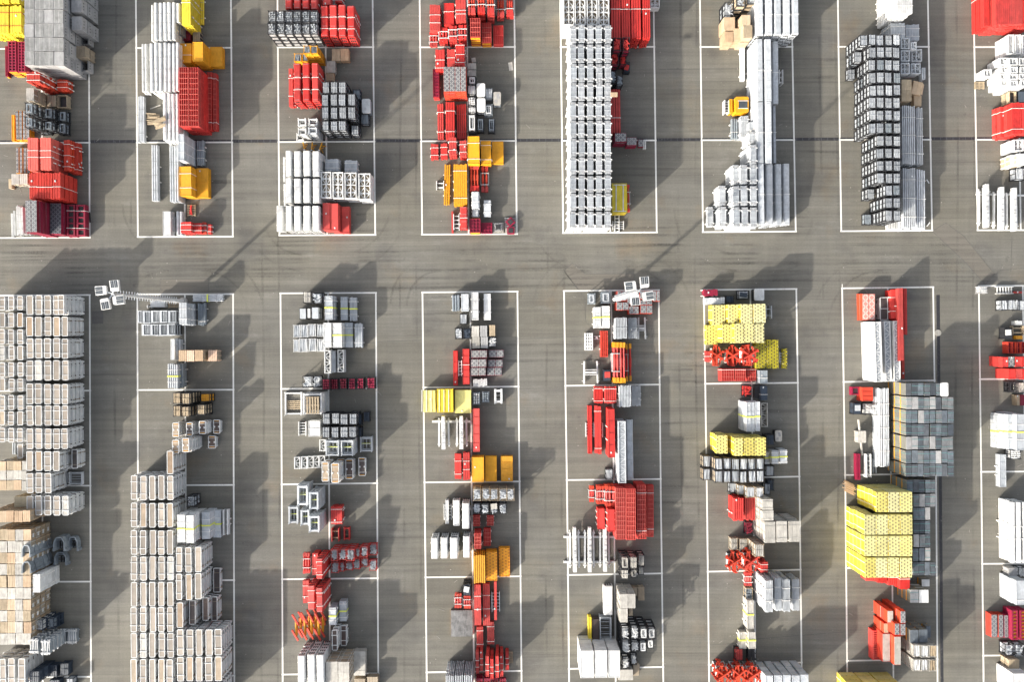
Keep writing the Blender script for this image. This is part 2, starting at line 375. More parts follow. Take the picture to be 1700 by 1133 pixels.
for xc, sy, sx in ((190, 1, 1), (425, 1, -1), (662, 1, 1), (898, 1, 1), (1133, 1, -1), (1362, 1, 1), (190, -1, 1), (425, -1, 1), (662, -1, -1), (898, -1, 1), (1133, -1, 1), (1362, -1, -1)):
    r_ = rt.uniform(70, 105); yc = 436
    track([(xc + sx * (r_ - r_ * math.cos(a)), yc + sy * (r_ - r_ * math.sin(a))) for a in [math.pi / 2 * i / 9 for i in range(10)]][::-1], .8)
for bx0, bx1 in ((150, 228), (387, 465), (625, 703), (860, 938), (1096, 1172), (1325, 1402)):
    for j in range(6):
        y0 = rt.choice([rt.uniform(10, 380), rt.uniform(500, 1120)]); track([(x, y0 + rt.uniform(-1, 1) + (x - bx0) * rt.uniform(-.02, .02)) for x in range(bx0 - rt.randrange(0, 75), bx1 + rt.randrange(0, 75), 28)], .8)
link('tyre_marks', tk.mesh('tyre_marks', TRK), kind='structure')

# grit, splinters and torn strap ends scattered round the stored goods
gr = MB(); rg = random.Random(21)
for l, c_, r, cr in UP + LO:
    for i in range(150):
        y = rg.uniform(cr[0][0] - 60 if cr is not UP else 0, cr[-1][0]); x = rg.gauss(xat(c_, y), 42)
        X, Y = P(x, y); s_ = rg.choice((.03, .04, .05, .09)); gr.box(X, Y, .004, s_, s_ * rg.uniform(.3, 1), .012, rg.uniform(0, 3))
    for i in range(14):
        y = rg.uniform(cr[0][0], cr[-1][0]); x = rg.gauss(xat(c_, y), 45); X, Y = P(x, y); gr.box(X, Y, .006, rg.uniform(.2, .55), .03, .01, rg.uniform(0, 3))
link('grit', gr.mesh('grit', mat('grit_chips', (.42, .40, .36), (.30, .28, .25))), kind='stuff')
# ------------------------------------------------------------------ kinds of stored goods (origin: centre of the base)
def brackets(w, l, h, at=(.27, .73), out=.16, m=None):
    """two carrying bearers across a bundle with their ends sticking out"""
    r = []
    for k in at:
        b = MB(); b.box(0, l * (k - .5), 0, w + out, .09, .07)
        for s in (-1, 1): b.box(s * (w / 2 + out / 2 - .03), l * (k - .5), 0, .05, .08, h * .55)
        r.append(('bearer', b, m or STRAP, None))
    return r
def straps(w, l, h, at=(.27, .73), m=None, t=.04):
    r = []
    for k in at:
        b = MB(); y = l * (k - .5); b.box(0, y, h, w + .03, t, .015); b.box(-w / 2 - .012, y, .05, .02, t, h - .05); b.box(w / 2 + .012, y, .05, .02, t, h - .05)
        r.append(('strap', b, m or STRAP, None))
    return r
def k_bars(w, l, h, rnd, m=RED, n=5, gap=.02, jit=.05, strap=(.27, .73), sm=None, br=(.25, .75), layers=3, band=None, axis='y', cross=False):
    """bundle of full-length bars"""
    b = MB(); z0 = .07; hh = (h - z0) / layers; pw = w / n
    for j in range(layers):
        for i in range(n):
            e = rnd.uniform(-jit, jit); dz = rnd.uniform(-.018, 0)
            b.box(-w / 2 + pw * (i + .5), e, z0 + hh * j, pw - gap, l - 2 * jit, hh - .02 + dz)
    if cross:
        for i in range(3): b.box(rnd.uniform(-.05, .05), rnd.uniform(-.1, .1), h, .06, l * .9, .05, rnd.uniform(-.03, .03))
    r = [('bars', b, m, None)]
    if rnd.random() < .6:
        g = MB(); g.box(w / 2 + .02, rnd.uniform(-.4, .4) * l, h * .4, .02, .16, .13) if rnd.random() < .5 else g.box(rnd.uniform(-.3, .3) * w, rnd.uniform(-.42, .42) * l, h - .01, .13, .17, .02, rnd.uniform(-.3, .3)); r.append(('paper_tag', g, WHT, None))
    if br: r += brackets(w, l, h, br)
    if strap: r += straps(w, l, h, strap, sm)
    if band: r += [('band', straps(w, l, h + .008, (.5,), NEON, .13)[0][1], NEON, None)]
    return r
def k_tubes(w, l, h, rnd, m=SIL, n=5, br=(.25, .75), strap=(), jit=.06, band=None, layers=1, wood=False):
    b = MB(); pw = w / n; rr = pw * .46
    for j in range(layers):
        for i in range(n):
            e = rnd.uniform(-jit, jit); b.box(-w / 2 + pw * (i + .5), e, h - 2 * rr - .06 - j * 1.6 * rr if layers > 1 else .07, pw * .62, l - .1, max(.05, h - 2 * rr) if layers == 1 else .05)
            b.tube((-w / 2 + pw * (i + .5), -l / 2 + jit + e, h - rr - j * 1.7 * rr), (-w / 2 + pw * (i + .5), l / 2 - jit + e, h - rr - j * 1.7 * rr), rr, 8)
    r = [('tubes', b, m, None)]
    if not strap and l > 2.5:
        q = MB()
        for k in (.2, .46, .7): q.box(0, l * (k - .5), h - .004, w * .8, .03, .012)
        r.append(('tie_wire_rib', q, GREY, None))
    if br: r += brackets(w, l, h, br, m=STRAP if not wood else WOOD)
    if strap: r += straps(w, l, h + .005, strap)
    if band: r += [('band', straps(w, l, h + .01, (.5,), NEON, .13)[0][1], NEON, None)]
    return r
def k_profile(w, l, h, rnd, m=WHT, br=(.25, .75), n=8, strap=()):
    """nested pressed profiles with a raised smooth back and open ends"""
    b = MB(); t = .05; hw = w / 2
    prof = [(-hw, .07), (-hw + .02, .07), (hw - .02, .07), (hw, .07), (hw, h * .5), (hw, h * .8), (hw - w * .12, h), (-hw + w * .12, h), (-hw, h * .8), (-hw, h * .5)]
    b.extr_y(prof, -l / 2, l / 2)
    g = MB()
    for k in (.02, .33, .66, .98): g.box(0, l * (k - .5) * .98, h - .01, w * .72, .025, .014)
    e = MB()
    for s in (-1, 1):
        for i in range(3): e.box((i - 1) * w * .26, s * (l / 2 + .005), h * .15, w * .16, .02, h * .5)  # near-black blocks stand in for the shade inside the open ends
    r = [('back', b, m, None), ('seam_band', g, GREY, None), ('end_infill', e, DARK, None)]
    if br: r += brackets(w, l, h, br)
    if strap: r += straps(w, l, h + .01, strap)
    return r
def k_slab(w, l, h, rnd, m=ORG, t=.15, lips=True, strap=(), br=(), sm=None, split=0, band=None, jit=.012):
    """flat panels stacked face up, rim of each panel a little proud"""
    b = MB(); n = max(1, int(round(h / t))); hh = h / n
    for i in range(n):
        b.box(rnd.uniform(-jit, jit), rnd.uniform(-jit, jit), i * hh, w - .03, l - .03, hh - .025)
        if lips and i == n - 1:
            for s in (-1, 1): b.box(s * (w / 2 - .04), 0, i * hh, .05, l, hh); b.box(0, s * (l / 2 - .04), i * hh + .001, w - .16, .05, hh)
    r = [('panels', b, m, None)]
    if rnd.random() < .5:
        g = MB(); g.box(rnd.uniform(-.3, .3) * w, rnd.choice((-.4, .4, .1)) * l, h - .004, .12, .16, .012, rnd.uniform(-.3, .3)); r.append(('paper_tag', g, WHT, None))
    if split:
        g = MB()
        for i in range(1, split): g.box(0, l * (i / split - .5), h - .02, w * .96, .03, .03)
        r.append(('joint_rib', g, m, None))
    if br: r += brackets(w, l, h, br)
    if strap: r += straps(w, l, h + .002, strap, sm)
    if band: r += [('band', straps(w, l, h + .008, (.5,), NEON, .13)[0][1], NEON, None)]
    return r
def k_grid(w, l, h, rnd, m=RED, nx=4, ny=10, rail=.06, dark=None, strap=(), br=(), ends=None, layers=2):
    """open framed panels: long rails with cross ribs over a deeper web"""
    r = []; b = MB(); f = MB(); hh = h / layers
    for j in range(layers):
        z = j * hh
        f.box(0, 0, z + .03, w * .94, l * .97, hh * .45)
        for i in range(nx + 1): b.box(-w / 2 + rail / 2 + (w - rail) * i / nx, 0, z, rail, l, hh - .02)
        if j == layers - 1:
            for i in range(ny + 1): b.box(0, -l / 2 + rail / 2 + (l - rail) * i / ny, z + .01, w - .01, rail * .8, hh - .045)
        else:
            for i in (0, ny): b.box(0, -l / 2 + rail / 2 + (l - rail) * i / ny, z + .01, w - .01, rail * .8, hh - .045)
    r = [('rails', b, m, None), ('web', f, dark or m, None)]
    if m is RED and ny > 2:
        q = MB()
        for i in range(1, ny): q.box(0, -l / 2 + rail / 2 + (l - rail) * i / ny, h - .022, w - .06, .035, .016)
        for i in range(0, nx + 1): q.box(-w / 2 + rail / 2 + (w - rail) * i / nx, 0, h - .018, .022, l - .05, .014)
        r.append(('worn_edge', q, WORNR, None))
    if ends:
        e = MB()
        for s in (-1, 1): e.box(0, s * (l / 2 + .03), 0, w * .9, .06, h * .5)
        r.append(('end_shoe', e, ends, None))
    if br: r += brackets(w, l, h, br)
    if strap: r += straps(w, l, h, strap)
    return r
def k_perf(w, l, h, rnd, m=PERFY, side=YEL, n=4, strap=True, bands=0):
    """perforated upright ribbed plates packed side by side"""
    b = MB(); pw = w / (n * 2)
    b.box(0, 0, .04, w - .02, l - .08, h - .08)
    tp = MB()
    for i in range(n * 2): tp.box(-w / 2 + pw * (i + .5), 0, .03, pw * .80, l - rnd.uniform(0, .05), h - .03)
    r = [('ribs', tp, m, None), ('core', b, side, None)]
    s = MB()
    for k in (-.25, .25):
        for q in (-1, 1): s.box(q * (w / 2 + .01), l * k, 0, .02, .05, h)
    r.append(('edge_strap', s, STRAP, None))
    return r
def k_plate(w, l, h, rnd, m=PLATE, rim=RED, t=.2, nx=1, foot=None):
    b = MB(); n = max(1, int(round(h / t))); hh = h / n; e = MB()
    for i in range(n):
        for j in range(nx):
            x = -w / 2 + w / nx * (j + .5); e.box(x, 0, i * hh, w / nx - .02, l, hh - .04)
            if i == n - 1: b.box(x, 0, i * hh + hh - .055, w / nx - .05, l - .06, .035)
    r = [('rim', e, rim, None), ('ply_face', b, m, None)]
    f = MB()
    for sx in (-1, 1):
        for sy in (-1, 1): f.box(sx * (w / 2 - .04), sy * (l / 2 - .0), 0, .08, .05, h * .5)
    r.append(('corner', f, foot or rim, None))
    return r
def k_rack(w, l, h, rnd, deck=DECK, cross=2, fr=WHT, n=3, yb=False):
    # platforms packed in a white tubular frame: brown decks between rails
    f = MB(); t = .06; z = h - .09
    for s in (-1, 1):
        f.box(s * (w / 2 - t / 2), 0, z, t, l - .13, .09)
        f.box(0, s * (l / 2 - t / 2), z, w - .13, t, .09)
        for q in (-1, 1):
            f.bar((s * (w / 2 - t / 2), q * (l / 2 - .075), h - .045), (s * (w / 2 - .075), q * (l / 2 - t / 2), h - .045), t, .088)
            f.box(s * (w / 2 - t / 2), q * (l / 2 - .22), .02, t, .16, z)
        f.box(s * (w / 2 - t / 2), 0, .02, t, l * .5, .07)
    r = [('frame', f, fr, None)]
    d = MB(); d.box(0, 0, h - .07, w - 2 * t + .01, l - 2 * t + .01, .055); r.append(('deck', d, deck, None))
    s_ = MB(); s_.box(0, 0, .12, w - .10, l - .16, h - .22); r.append(('side_sheet', s_, fr, None))
    for i in range(cross):
        c = MB(); y = l * ((i + 1) / (cross + 1) - .5) * 1.45 if cross == 2 else l * ((i + 1) / (cross + 1) - .5)
        c.box(0, y, h - .015, w + .1, .055, .04)
        for q in (-1, 1): c.box(q * (w / 2 + .03), y, .05, .05, .06, h - .08)
        r.append(('crossbar', c, fr, None))
    if not cross:
        for q in (-.3, .3):
            c = MB(); c.box(0, l * q, h - .02, w - .16, .03, .008)
            for s in (-1, 1): c.box(s * (w / 2 + .02), l * q, .05, .05, .06, h - .08)
            r.append(('tie_strap', c, fr if yb else BROWN, None))
    if yb:
        c = MB()
        for q in (-1, 1): c.box(0, q * (l / 2 - .13), h - .02, w - .2, .05, .02)
        r.append(('edge_strap', c, ORG, None))
        c = MB()
        for q in (-1, 1): c.box(q * (w / 2 - .12), 0, h - .02, .12, .16, .04)
        r.append(('lug', c, WHT, None))
    return r
def k_slatbin(w, l, h, rnd, m=SIL, sl=RIBW, end=GREY):
    """rack of long ribs with slotted end zones and bracket corners"""
    b = MB(); b.box(0, 0, .04, w - .08, l - .04, h - .10)
    c = MB(); n = 5
    for i in range(n): c.box(-w / 2 + (w / n) * (i + .5), rnd.uniform(-.02, .02), h - .07, w / n - .05, l - .06, .06)
    c.box(0, 0, h - .035, w * .97, .05, .05); c.box(0, l * .26, h - .035, w * .97, .05, .05); c.box(0, -l * .26, h - .035, w * .97, .05, .05)
    e = MB()
    for s in (-1, 1):
        for i in range(4): e.box(-w / 2 + (w / 4) * (i + .5), s * l * .40, h - .012, .085, .2, .008)
    k = MB()
    for s in (-1, 1):
        for q in (-1, 1): k.box(s * (w / 2 + .02), q * l * .33, .02, .14, .09, h)
    return [('core', b, m, None), ('ribs', c, m, None), ('slot', e, end, None), ('corner_bracket', k, WHT, None)]
def load(kind, w, l, h, rnd, m):
    b = MB()
    if kind == 'slats':
        n = 4
        for i in range(n): b.box(-w / 2 + w / n * (i + .5), rnd.uniform(-.02, .02), .1, w / n - .045, l, h - .12 + rnd.uniform(-.02, .03))
        b.box(0, 0, h - .005, w, .05, .035)
    elif kind == 'ends':
        n, q = 4, 5
        for i in range(n):
            for j in range(q):
                x, y = -w / 2 + w / n * (i + .5) + rnd.uniform(-.03, .03), -l / 2 + l / q * (j + .5) + rnd.uniform(-.03, .03)
                b.tube((x, y, .1), (x, y, h + rnd.uniform(-.14, .05)), w / n * .33, 6)
        b.box(0, 0, .1, w * .9, l * .9, .05)
    elif kind == 'pipes':
        for i in range(34):
            x, y = rnd.uniform(-.42, .42) * w, rnd.uniform(-.42, .42) * l; a = rnd.uniform(0, math.pi); r_ = rnd.uniform(.08, .2)
            z = h - .05 + rnd.uniform(-.14, .08); dx, dy = math.cos(a) * r_, math.sin(a) * r_
            x = max(-w / 2 + .12, min(w / 2 - .12, x)); y = max(-l / 2 + .15, min(l / 2 - .15, y))
            b.bar((x - dx, y - dy, z), (x + dx, y + dy, z + rnd.uniform(-.06, .06)), rnd.uniform(.045, .09), .06)
        b.box(0, 0, .1, w * .9, l * .9, h * .18)
    elif kind == 'rods':
        for i in range(11):
            x = -w / 2 + w / 11 * (i + .5); b.bar((x + rnd.uniform(-.04, .04), -l / 2 * .97, h - rnd.uniform(0, .14)), (x + rnd.uniform(-.05, .05), l / 2 * .97, h - rnd.uniform(0, .14)), .05)
        b.box(0, 0, .1, w * .96, l * .96, h * .3)
    elif kind == 'ring':
        t = .1
        for j in (0, 1):
            z = .15 + (h - .25) * j
            for s in (-1, 1): b.box(s * w * .33, 0, z, t, l * .86, .1); b.box(0, s * l * .38, z + .01, w * .6, t, .1)
        b.box(w * .05, 0, h - .2, t * .8, l * .7, .08)
    elif kind == 'box':
        b.box(0, 0, .1, w, l, h - .08)
    elif kind == 'blocks':
        for i in range(3):
            for j in range(4): b.box(-w / 2 + w / 3 * (i + .5), -l / 2 + l / 4 * (j + .5), .1, w / 3 - .06, l / 4 - .06, h - .1 + rnd.uniform(-.1, .06), rnd.uniform(-.1, .1))
    return b
def k_still(w, l, h, rnd, kind='slats', m=SLABG, fr=BLK, side=None, lid=None):
    # post pallet of box-section steel holding goods
    f = MB(); t = .05
    for sx in (-1, 1):
        for sy in (-1, 1): f.box(sx * (w / 2 - t / 2), sy * (l / 2 - t / 2), 0, t + .02, t + .02, h + .04)
        for z in (.05, h - t): f.box(sx * (w / 2 - t / 2), 0, z, t * .8, l - 2 * t, t * .8)
        f.box(sx * (w / 2 - t / 2), 0, .1, t * .8, t, h - .15)
    for sy in (-1, 1):
        for z in (.05, h - t): f.box(0, sy * (l / 2 - t / 2), z, w - 2 * t, t * .8, t * .8)
    r = [('frame', f, fr, None)]
    r.append(('load', load(kind, w - .11, l - .12, h + .01, rnd, m), m, None))
    s = MB(); s.box(0, 0, .02, w - .1, l - .1, .05); r.append(('tray', s, side or fr, None))
    if side:
        q = MB()
        for sx in (-1, 1): q.box(sx * (w / 2 - .035), 0, .12, .02, l - .12, h * .55)
        r.append(('side_panel', q, side, None))
        q = MB()
        for sx in (-1, 1): q.box(0, sx * (l / 2 - .035), .12, w - .12, .02, h * .55)
        r.append(('end_infill', q, side, None))
    if lid:
        q = MB(); q.box(rnd.uniform(-.05, .05), rnd.uniform(-.1, .1), h + .04, w * .7, l * .5, .03, rnd.uniform(-.3, .3)); r.append(('cover_sheet', q, lid, None))
    return r
def k_woodbox(w, l, h, rnd, m=WOOD, bat=None, n=4, open_=False, side=None, label=False, across=False):
    b = MB(); r = []
    bat = bat or m
    if open_:
        for s in (-1, 1): b.box(s * (w / 2 - .03), 0, .1, .05, l, h - .1); b.box(0, s * (l / 2 - .03), .1, w - .12, .05, h - .1)
        b.box(0, 0, .1, w - .1, l - .1, .04); r.append(('wall', b, m, None))
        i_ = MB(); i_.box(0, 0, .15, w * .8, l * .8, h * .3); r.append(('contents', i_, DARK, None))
    else:
        b.box(0, 0, .1, w - .03, l - .03, h - .13); r.append(('wall', b, side or m, None))
        t = MB(); n = max(2, n)
        for i in range(n): t.box(-w / 2 + w / n * (i + .5), 0, h - .03, w / n - .015, l, .03 + rnd.uniform(-.004, .004))
        r.append(('lid', t, m, None))
    k = MB()
    for s in (-1, 1):
        for q in (-.42, 0, .42) if not open_ else (-.42, .42): k.box(s * (w / 2 + .005), l * q, .1, .03, .08, h - .12)
        for q in (-.35, .35): k.box(w * q, s * (l / 2 + .005), .1, .08, .03, h - .12)
    if across:
        for q in (-.3, .3): k.box(0, l * q, h, w, .05, .02)
    r.append(('batten_frame', k, bat, None))
    p = MB()
    for q in (-.4, 0, .4): p.box(0, l * q, 0, w - .02, .1, .1)
    r.append(('runner', p, BROWN, None))
    if label:
        q = MB(); q.box(w / 2 + .025, -l * .1, h * .45, .012, l * .36, h * .32); r.append(('paper_sheet', q, WHT, None))
    return r
def k_crate(w, l, h, rnd, m=CRATE, side=GREY, holes=True, open_=False):
    """folding sheet crate with a ribbed lid and hand holes"""
    r = []; b = MB()
    if open_:
        for s in (-1, 1): b.box(s * (w / 2 - .03), 0, 0, .05, l - .02, h); b.box(0, s * (l / 2 - .03), 0, w - .12, .05, h)
        b.box(0, 0, .02, w - .1, l - .1, .05); r.append(('wall', b, side, None))
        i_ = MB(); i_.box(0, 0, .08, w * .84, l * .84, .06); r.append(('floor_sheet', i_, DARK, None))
    else:
        b.box(0, 0, .02, w - .03, l - .03, h - .07); r.append(('wall', b, side, None))
        t = MB(); t.box(0, 0, h - .05, w - .02, l - .02, .045); r.append(('lid', t, m, None))
    k = MB()
    for sx in (-1, 1):
        for sy in (-1, 1): k.box(sx * (w / 2 - .035), sy * (l / 2 - .035), 0, .06, .06, h + .01)
        k.box(sx * (w / 2 - .02), 0, h - .09, .03, l - .13, .095); k.box(0, sx * (l / 2 - .02), h - .09, w - .13, .03, .095)
    r.append(('corner_post', k, side, None))
    if holes:
        q = MB()
        for s in (-1, 1):
            for y in (-.22, 0.0, .22): q.box(s * (w / 2 + .0), l * y, h * .55, .012, .07, .13)  # thin near-black tabs stand in for the shaded hand holes
        r.append(('hand_hole', q, DARK, None))
    return r
def k_slate(w, l, h, rnd, m=SLATE, side=None, st=BLUESTR):
    """plastic-wrapped block with a sheet on top"""
    b = MB(); b.box(0, 0, .12, w - .03, l - .03, h - .16); t = MB(); t.box(rnd.uniform(-.01, .01), 0, h - .04, w - .015, l - .02, .04)
    p = MB()
    for q in (-.4, 0, .4): p.box(0, l * q, 0, w - .03, .12, .12)
    r = [('wrapped_block', b, side or OLIVE, None), ('cover', t, m, None), ('pallet', p, BROWN, None)]
    if st: r += [(a, b2, c, d_) for a, b2, c, d_ in straps(w - .02, l, h + .003, (.25, .78), st, .035)]
    y = MB()
    for s in (-1, 1): y.box(s * (w / 2 - .01), 0, 0, .04, l - .05, .12)
    r.append(('pallet_edge', y, ORG, None))
    return r
def k_truss(w, l, h, rnd, m=WHT, bays=2, inner=WOOD, plate=False):
    """stack of braced frames: rim, centre chord and crossed diagonals"""
    n = max(1, int(round(h / .42))); hh = h / n; b = MB(); g = MB()
    for i in range(n):
        z = i * hh
        for s in (-1, 1): b.box(s * (w / 2 - .04), 0, z, .08, l, hh - .03); b.box(0, s * (l / 2 - .04), z + .01, w - .16, .08, hh - .05)
        if i >= n - 1:
            b.box(0, 0, z + hh * .3, .09, l - .16, hh * .5)
            for k in range(bays):
                y0, y1 = -l / 2 + l / bays * k + .05, -l / 2 + l / bays * (k + 1) - .05; ym = (y0 + y1) / 2
                b.box(0, y0 + .03, z + hh * .3, w - .16, .07, hh * .48)
                for s in (-1, 1):
                    g.bar((s * (w / 2 - .06), ym, z + hh * .62), (0, y0, z + hh * .62), .055); g.bar((s * (w / 2 - .06), ym, z + hh * .62), (0, y1, z + hh * .62), .055)
                    g.bar((s * w * .06, ym, z + hh * .55), (s * w * .42, ym, z + hh * .5), .16, .05)
    f = MB(); f.box(0, 0, 0, w - .2, l - .2, max(.02, h - hh * 1.0))
    p = MB()
    for k in range(bays * 3): p.box(0, -l / 2 + .15 + (l - .3) * k / (bays * 3 - 1), max(.02, h - hh), w - .2, .07, .03)
    return [('frame', b, m, None), ('bracing', g, m, None), ('inner_stack', f, DARK if inner is None else inner, None), ('slat_layer', p, inner or GREY, None)]
def k_lattice(w, l, h, rnd, m=WHT, bays=4, solid=None):
    """long girder frames lying in a stack: two chords with a zigzag web"""
    n = max(1, int(round(h / .3))); hh = h / n; b = MB(); g = MB()
    for i in range(n):
        z = i * hh
        for s in (-1, 1): b.box(s * (w / 2 - .045), 0, z, .09, l, hh - .03)
        for q in (-1, 1): b.box(0, q * (l / 2 - .04), z, w - .18, .07, hh - .05)
        if i == n - 1 or solid is None:
            for k in range(bays):
                y0, y1 = -l / 2 + l / bays * k, -l / 2 + l / bays * (k + 1); s = 1 if k % 2 else -1
                g.bar((-s * (w / 2 - .06), y0 + .04, z + hh * .6), (s * (w / 2 - .06), y1 - .04, z + hh * .6), .05)
                g.box(0, y1 - .03 if k < bays - 1 else 0, z + hh * .5, w - .18, .045, .05)
    r = [('chord', b, m, None), ('web', g, m, None)]
    if solid is not None:
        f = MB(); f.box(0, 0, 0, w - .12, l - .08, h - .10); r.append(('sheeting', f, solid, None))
    return r
def k_ladder(w, l, h, rnd, m=WHT, n=5, slat=None, rail=.07):
    b = MB(); g = MB()
    for s in (-1, 1): b.box(s * (w / 2 - rail / 2), 0, 0, rail, l, h)
    for i in range(n): g.box(0, -l / 2 + l * (i + .5) / n, h * .35, w - 2 * rail, .07, h * .4)
    return [('side_rail', b, m, None), ('rungs', g, slat or m, None)]
def k_rectframe(w, l, h, rnd, m=WHT, t=.10, cross=1, layers=None, core=None, strap=NEON):
    """nested rectangular steel frames with open centres"""
    n = layers or max(1, int(round(h / .3))); hh = h / n; b = MB(); k = MB()
    for i in range(n):
        j = rnd.uniform(-.04, .04); z = i * hh
        for s in (-1, 1): b.box(s * (w / 2 - t / 2) + j * .5, j, z, t, l, hh - .05); b.box(j * .5, s * (l / 2 - t * .9) + j, z + .01, w - 2 * t, t, hh - .07)
    z = 0
    for i in range(cross): k.box(0, l * ((i + 1) / (cross + 1) - .5) + .07, h * .5, w - 2 * t, .035, .04)
    e = MB()
    for s in (-1, 1):
        for q in (-1, 1): e.tube((s * (w / 2 - .05), q * (l / 2 - .02), 0), (s * (w / 2 - .05), q * (l / 2 - .02), h + .1), .045, 6)
    g = MB()
    if strap is NEON:
        for i in range(3): g.box(0, l * ((i + .5) / 3 - .5), h * .2, w - 2 * t, .07, .07); g.box(-w * .3 + i * w * .3, 0, h * .3, .05, l - 2 * t, .05)
    r = [('frame', b, m, None), ('tie_bar', k, strap or m, None), ('spigot', e, m, None)]
    if g.v: r.append(('rungs', g, m, None))
    if core: f = MB(); f.box(0, 0, 0, w * .7, l * .7, .12); r.append(('pallet', f, core, None))
    return r
def k_channel(w, l, h, rnd, m=GALV):
    """hat-section steel saddles, open on one side"""
    b = MB(); hw = w / 2; t = .07
    for s in (-1, 1):
        b.bar((s * (hw - .04), -l / 2, h * .5), (s * (hw - .04), l * .1, h * .5), .09, h * .9)
        b.bar((s * (hw - .04), l * .1, h * .5), (s * (hw - w * .25), l * .42, h * .5), .09, h * .9)
        b.box(s * (hw + .03), -l / 2 + .12, 0, .12, .24, h * .9)
    b.box(0, l * .43, .02, w * .5, .1, h * .92)
    k = MB(); k.box(0, l * .22, .05, w * .62, .05, h * .4); k.box(0, 0, .0, w * .8, .06, .1); k.box(0, -l * .3, .0, w * .8, .06, .1)
    g = MB()
    for s in (-1, 1): g.box(s * w * .12, -l * .12, .05, .05, l * .5, h * .3)
    return [('saddle', b, m, None), ('tie', k, m, None), ('rib', g, BLK, None)]
def k_post(w, l, h, rnd, m=WHT):
    """climbing bracket: heavy telescopic post with two slim struts beside it and jaws"""
    b = MB(); b.box(0, -l * .02, h * .45, w * .30, l * .92, h * .42); b.box(0, l * .40, h * .5, w * .24, l * .2, h * .46)
    for i in range(5): b.box(0, -l * .3 + i * l * .13, h * .87, w * .2, .06, .05)
    s1, s2 = MB(), MB()
    for s, q in ((-1, s1), (1, s2)):
        q.bar((s * w * .40, -l * .34, h * .35), (s * w * .37, l * .34, h * .35), .17, .2)
        for e in (-.36, .35):
            q.box(s * w * .40, l * e, h * .2, .26, .10, .3); q.box(s * w * .40, l * (e + (.03 if e > 0 else -.03)), h * .3, .12, .28, .12)
    g = MB()
    for i in range(3): g.box(0, -l * .08 + i * .16, h * .875, w * .16, .04, .03)
    return [('post', b, m, None), ('strut', s1, m, None), ('strut', s2, m, None), ('stamp', g, GREY, None)]
def k_star(w, l, h, rnd, m=ORED, n=9, brm=WHT):
    """bundle of crossed braces with flanged ends"""
    b = MB(); e = MB()
    for i in range(n):
        a = math.pi * (.5 + .36 * math.sin(i * 2.1)) + rnd.uniform(-.1, .1); z = .15 + (h - .25) * (i + .5) / n
        r_ = min(l / 2, (w / 2) / max(.15, abs(math.cos(a)))) * .97; cx = rnd.uniform(-.12, .12) * w
        p = (cx * .5 + math.cos(a) * r_, math.sin(a) * r_, z + rnd.uniform(-.05, .1)); q = (cx * .5 - math.cos(a) * r_, -math.sin(a) * r_, z)
        b.bar(p, q, .13, .13); e.box(p[0], p[1], z - .06, .26, .09, .2, a - math.pi / 2); e.box(q[0], q[1], z - .06, .26, .09, .2, a - math.pi / 2)
    for s in (-1, 1):
        b.bar((s * w * .28, -l * .44, h * .6), (s * w * .42, 0, h * .75), .12); b.bar((s * w * .42, 0, h * .75), (s * w * .20, l * .42, h * .7), .12)
    c = MB()
    for s in (-1, 1): c.box(s * w * .38, 0, 0, .06, l * .7, h * .55); c.box(0, s * l * .3, .02, w * .8, .06, .08)
    return [('brace', b, m, None), ('flange', e, m, None), ('cradle', c, brm, None)]
def k_props(w, l, h, rnd, m=RED, ends=ORED, n=4, cr=True, endl=.25):
    """adjustable props with end plates lying in an open cradle"""
    b = MB(); e = {-1: MB(), 1: MB()}; pw = w / n
    for j in (0, 1):
        for i in range(n):
            x = -w / 2 + pw * (i + .5) + rnd.uniform(-.03, .03); z = .12 + (h - .2) * (.35 + .55 * j); r_ = min(.075, pw * .3); dy = rnd.uniform(-.05, .05)
            b.tube((x, -l / 2 + .1, z), (x, l / 2 - .1, z), r_, 6); b.tube((x, -l * .12 + dy, z), (x, l * .12 + dy, z), r_ * 1.5, 6)
            for s in (-1, 1): e[s].box(x, s * (l / 2 - endl / 2) + dy * .5, z - pw * .3, pw * .86, endl, pw * .6)
    r = [('prop', b, m, None), ('end_plate', e[-1], ends, None), ('end_plate', e[1], ends, None)]
    if cr:
        for k in (-.22, .22):
            c = MB(); c.box(0, l * k, 0, w + .12, .07, .08); c.box(0, l * k, h - .04, w + .1, .06, .04)
            for s in (-1, 1): c.box(s * (w / 2 + .04), l * k, 0, .06, .07, h)
            r.append(('cradle_hoop', c, WHT, None))
        c = MB()
        for s in (-1, 1): c.box(s * (w / 2 + .04), 0, h * .5, .045, l * .44, .05)
        r.append(('cradle_rail', c, WHT, None))
    return r
def k_beams(w, l, h, rnd, m=RED, n=2, layers=2, cr=(.42,.58)):
    """long box beams"""
    return k_bars(w, l, h, rnd, m=m, n=n, layers=layers, jit=.03, br=(), strap=cr)
def k_sticks(w, l, h, rnd, m=WOOD, n=16, a0=0.0, spread=.25):
    b = MB()
    for i in range(n):
        a = a0 + rnd.uniform(-spread, spread); L_ = w * rnd.uniform(.7, .98); x, y = rnd.uniform(-.08, .08) * w, (i / n - .5) * l * .9
        b.box(x, y, .02 + .05 * (i % 3) + (h - .2) * rnd.random(), L_, .1, .06, a)
    return [('planks', b, m, None)]
def k_pallet(w, l, h, rnd, m=WOOD, load_=None):
    t = MB(); u = MB(); k = MB()
    for i in range(5): t.box(0, -l / 2 + l * (i + .5) / 5, .115, w, l / 5 * .58, .025)
    for i in (-1, 0, 1): u.box(i * (w / 2 - .06), 0, .09, .1, l, .024); k.box(i * (w / 2 - .06), 0, 0, .1, l * .98, .088)
    r = [('deck_boards', t, m, None), ('stringer', u, m, None), ('runner', k, m, None)]
    if load_: r += load_
    return r
